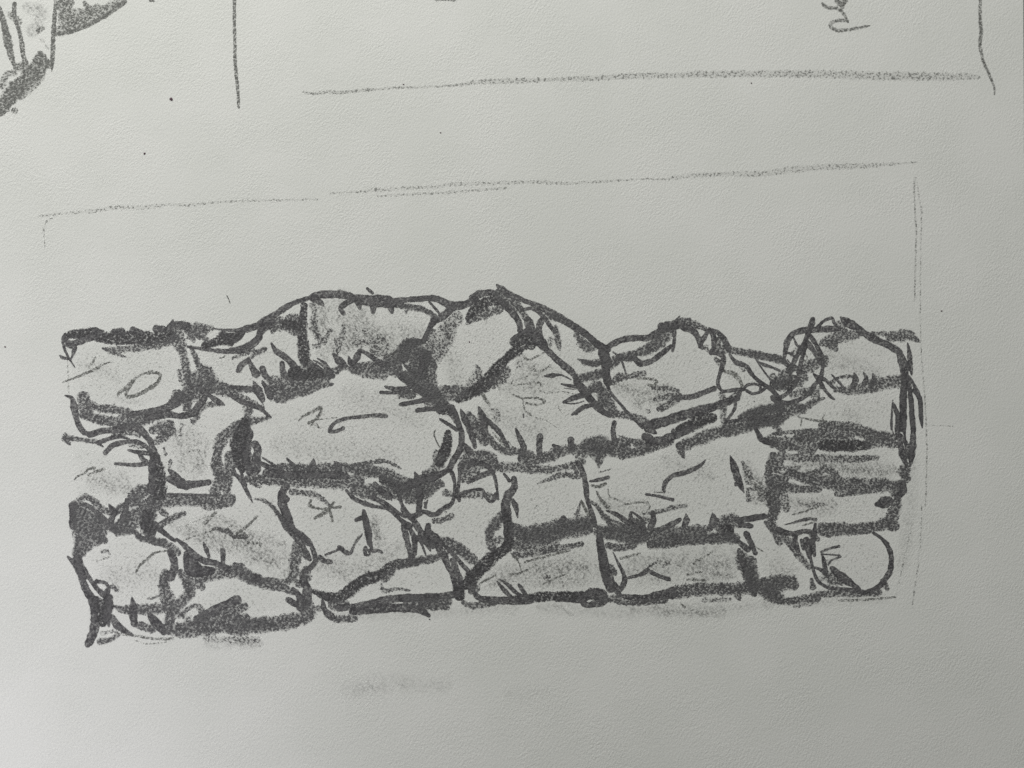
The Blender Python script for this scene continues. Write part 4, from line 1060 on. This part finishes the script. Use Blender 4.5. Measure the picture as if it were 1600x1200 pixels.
things = {
    'wall': wall,
    'corner': thing('cropped_corner_drawing', 'grey pencil drawing cut off by the top left corner, with dark slanting band', 'drawing', pt(90, 90)),
    'blob': thing('pencil_mark', 'short grey mark cut off by the top edge left of centre', 'mark', pt(697, 4)),
    'frame_upper': thing('pencil_border', 'upper pencil border with two upright strokes and a grainy bottom line', 'border', pt(950, 100)),
    'frame_lower': thing('pencil_border', 'faint dashed pencil border around the stone wall drawing', 'border', pt(760, 640)),
    'writing': thing('handwritten_note', 'sideways cursive pencil handwriting cut off by the top edge', 'handwriting', pt(1320, 30)),
    'smudge': thing('graphite_smudge', 'pale grey finger smudges on blank paper below the wall drawing', 'smudge', pt(680, 1075)),
    'tick': thing('pen_tick', 'tiny thin slanted pen tick above the left part of the wall', 'mark', pt(357, 468)),
}
for sect, kind, press, hard, P in parse(STROKES):
    if sect == 'frame_lower':
        press, hard = press * 0.86, 0.05
        P = [[a, b, c * 0.85] for a, b, c in P]
    elif sect == 'frame_upper' and press < 0.5:
        hard = 0.1
    elif sect == 'smudge':
        press *= 0.55
    if kind == 'l' and sect == 'wall':
        press *= 0.72
    if sect == 'corner' and kind in 'mg':
        press += 0.07
        P = [[a, b, c * 1.12] for a, b, c in P]
    if kind == 'g' and sect == 'wall':
        press *= 0.95
    me, tot = ribbon(P, press, hard)
    mat = {'m': M_BRUSH, 'g': M_GRAPH}.get(kind, M_PENCIL) if sect == 'wall' else M_PENCIL
    if kind == 'l':
        mat = M_SMUDGE
    elif kind == 'm' and sum(p[2] for p in P) / len(P) < 15.5 and sect == 'wall':
        mat = M_LINE
    par = things[sect]
    if sect == 'wall':
        mid = P[len(P) // 2]
        par = min(stones, key=lambda s: dist_poly(mid[0], mid[1], s[1]))[0]
        if kind == 'l':
            nm = 'smudge'
        elif kind == 'p':
            nm = 'pencil_line'
        elif kind == 'g':
            nm = 'shading_stroke'
        else:
            nm = 'outline_stroke' if tot > 34 else 'hatch_stroke'
    elif sect.startswith('frame'):
        nm = 'frame_line'
    elif sect == 'writing':
        nm = 'letter_stroke'
    elif sect == 'smudge':
        nm = 'smear'
    else:
        nm = 'stroke'
    link(nm, me, mat, par)

# ------------------------------------------------------------------ small dark specks, each a tiny raised crumb
for x, y, r, lab in (
        (267.5, 155, 2.6, 'largest dark round speck between the corner drawing and left border stroke'),
        (225.8, 240, 1.7, 'small dark speck below the larger round speck at upper left'),
        (1471.3, 486, 1.3, 'tiny dark speck right of the wall beside the dashed border'),
        (733.5, 534.5, 1.2, 'tiny dark speck inside the leaning oval stone'),
        (630.5, 132, 1.2, 'tiny dark speck on the grainy horizontal line'),
        (1174, 130, 1.1, 'tiny dark speck under the grainy line at right'),
        (688.5, 207.5, 1.2, 'tiny dark speck on blank paper between the two long lines'),
        (8, 542, 1.3, 'tiny dark speck near the left edge level with the wall top')):
    vs, fs = [], []
    n = 10
    for k, (rr, z) in enumerate(((1.0, 1.0e-5), (0.75, 1.2e-4 * r / 3), (0.3, 1.8e-4 * r / 3))):
        for i in range(n):
            a = i * math.tau / n
            j = 1 + 0.14 * math.sin(a * 2 + x) + 0.08 * math.sin(a * 3 + y)
            vs.append(pt(x + math.cos(a) * r * rr * j * 1.1, y - math.sin(a) * r * rr * j, z))
    for k in range(2):
        for i in range(n):
            a, b = k * n + i, k * n + (i + 1) % n
            fs.append((a, b, b + n, a + n))
    fs.append(tuple(range(2 * n, 3 * n)))
    me = bpy.data.meshes.new("speck")
    me.from_pydata(vs, [], fs)
    o = link('ink_speck', me, M_SPECK)
    o['label'] = lab
    o['category'] = 'speck'
    o['group'] = 'dark specks scattered on the paper'
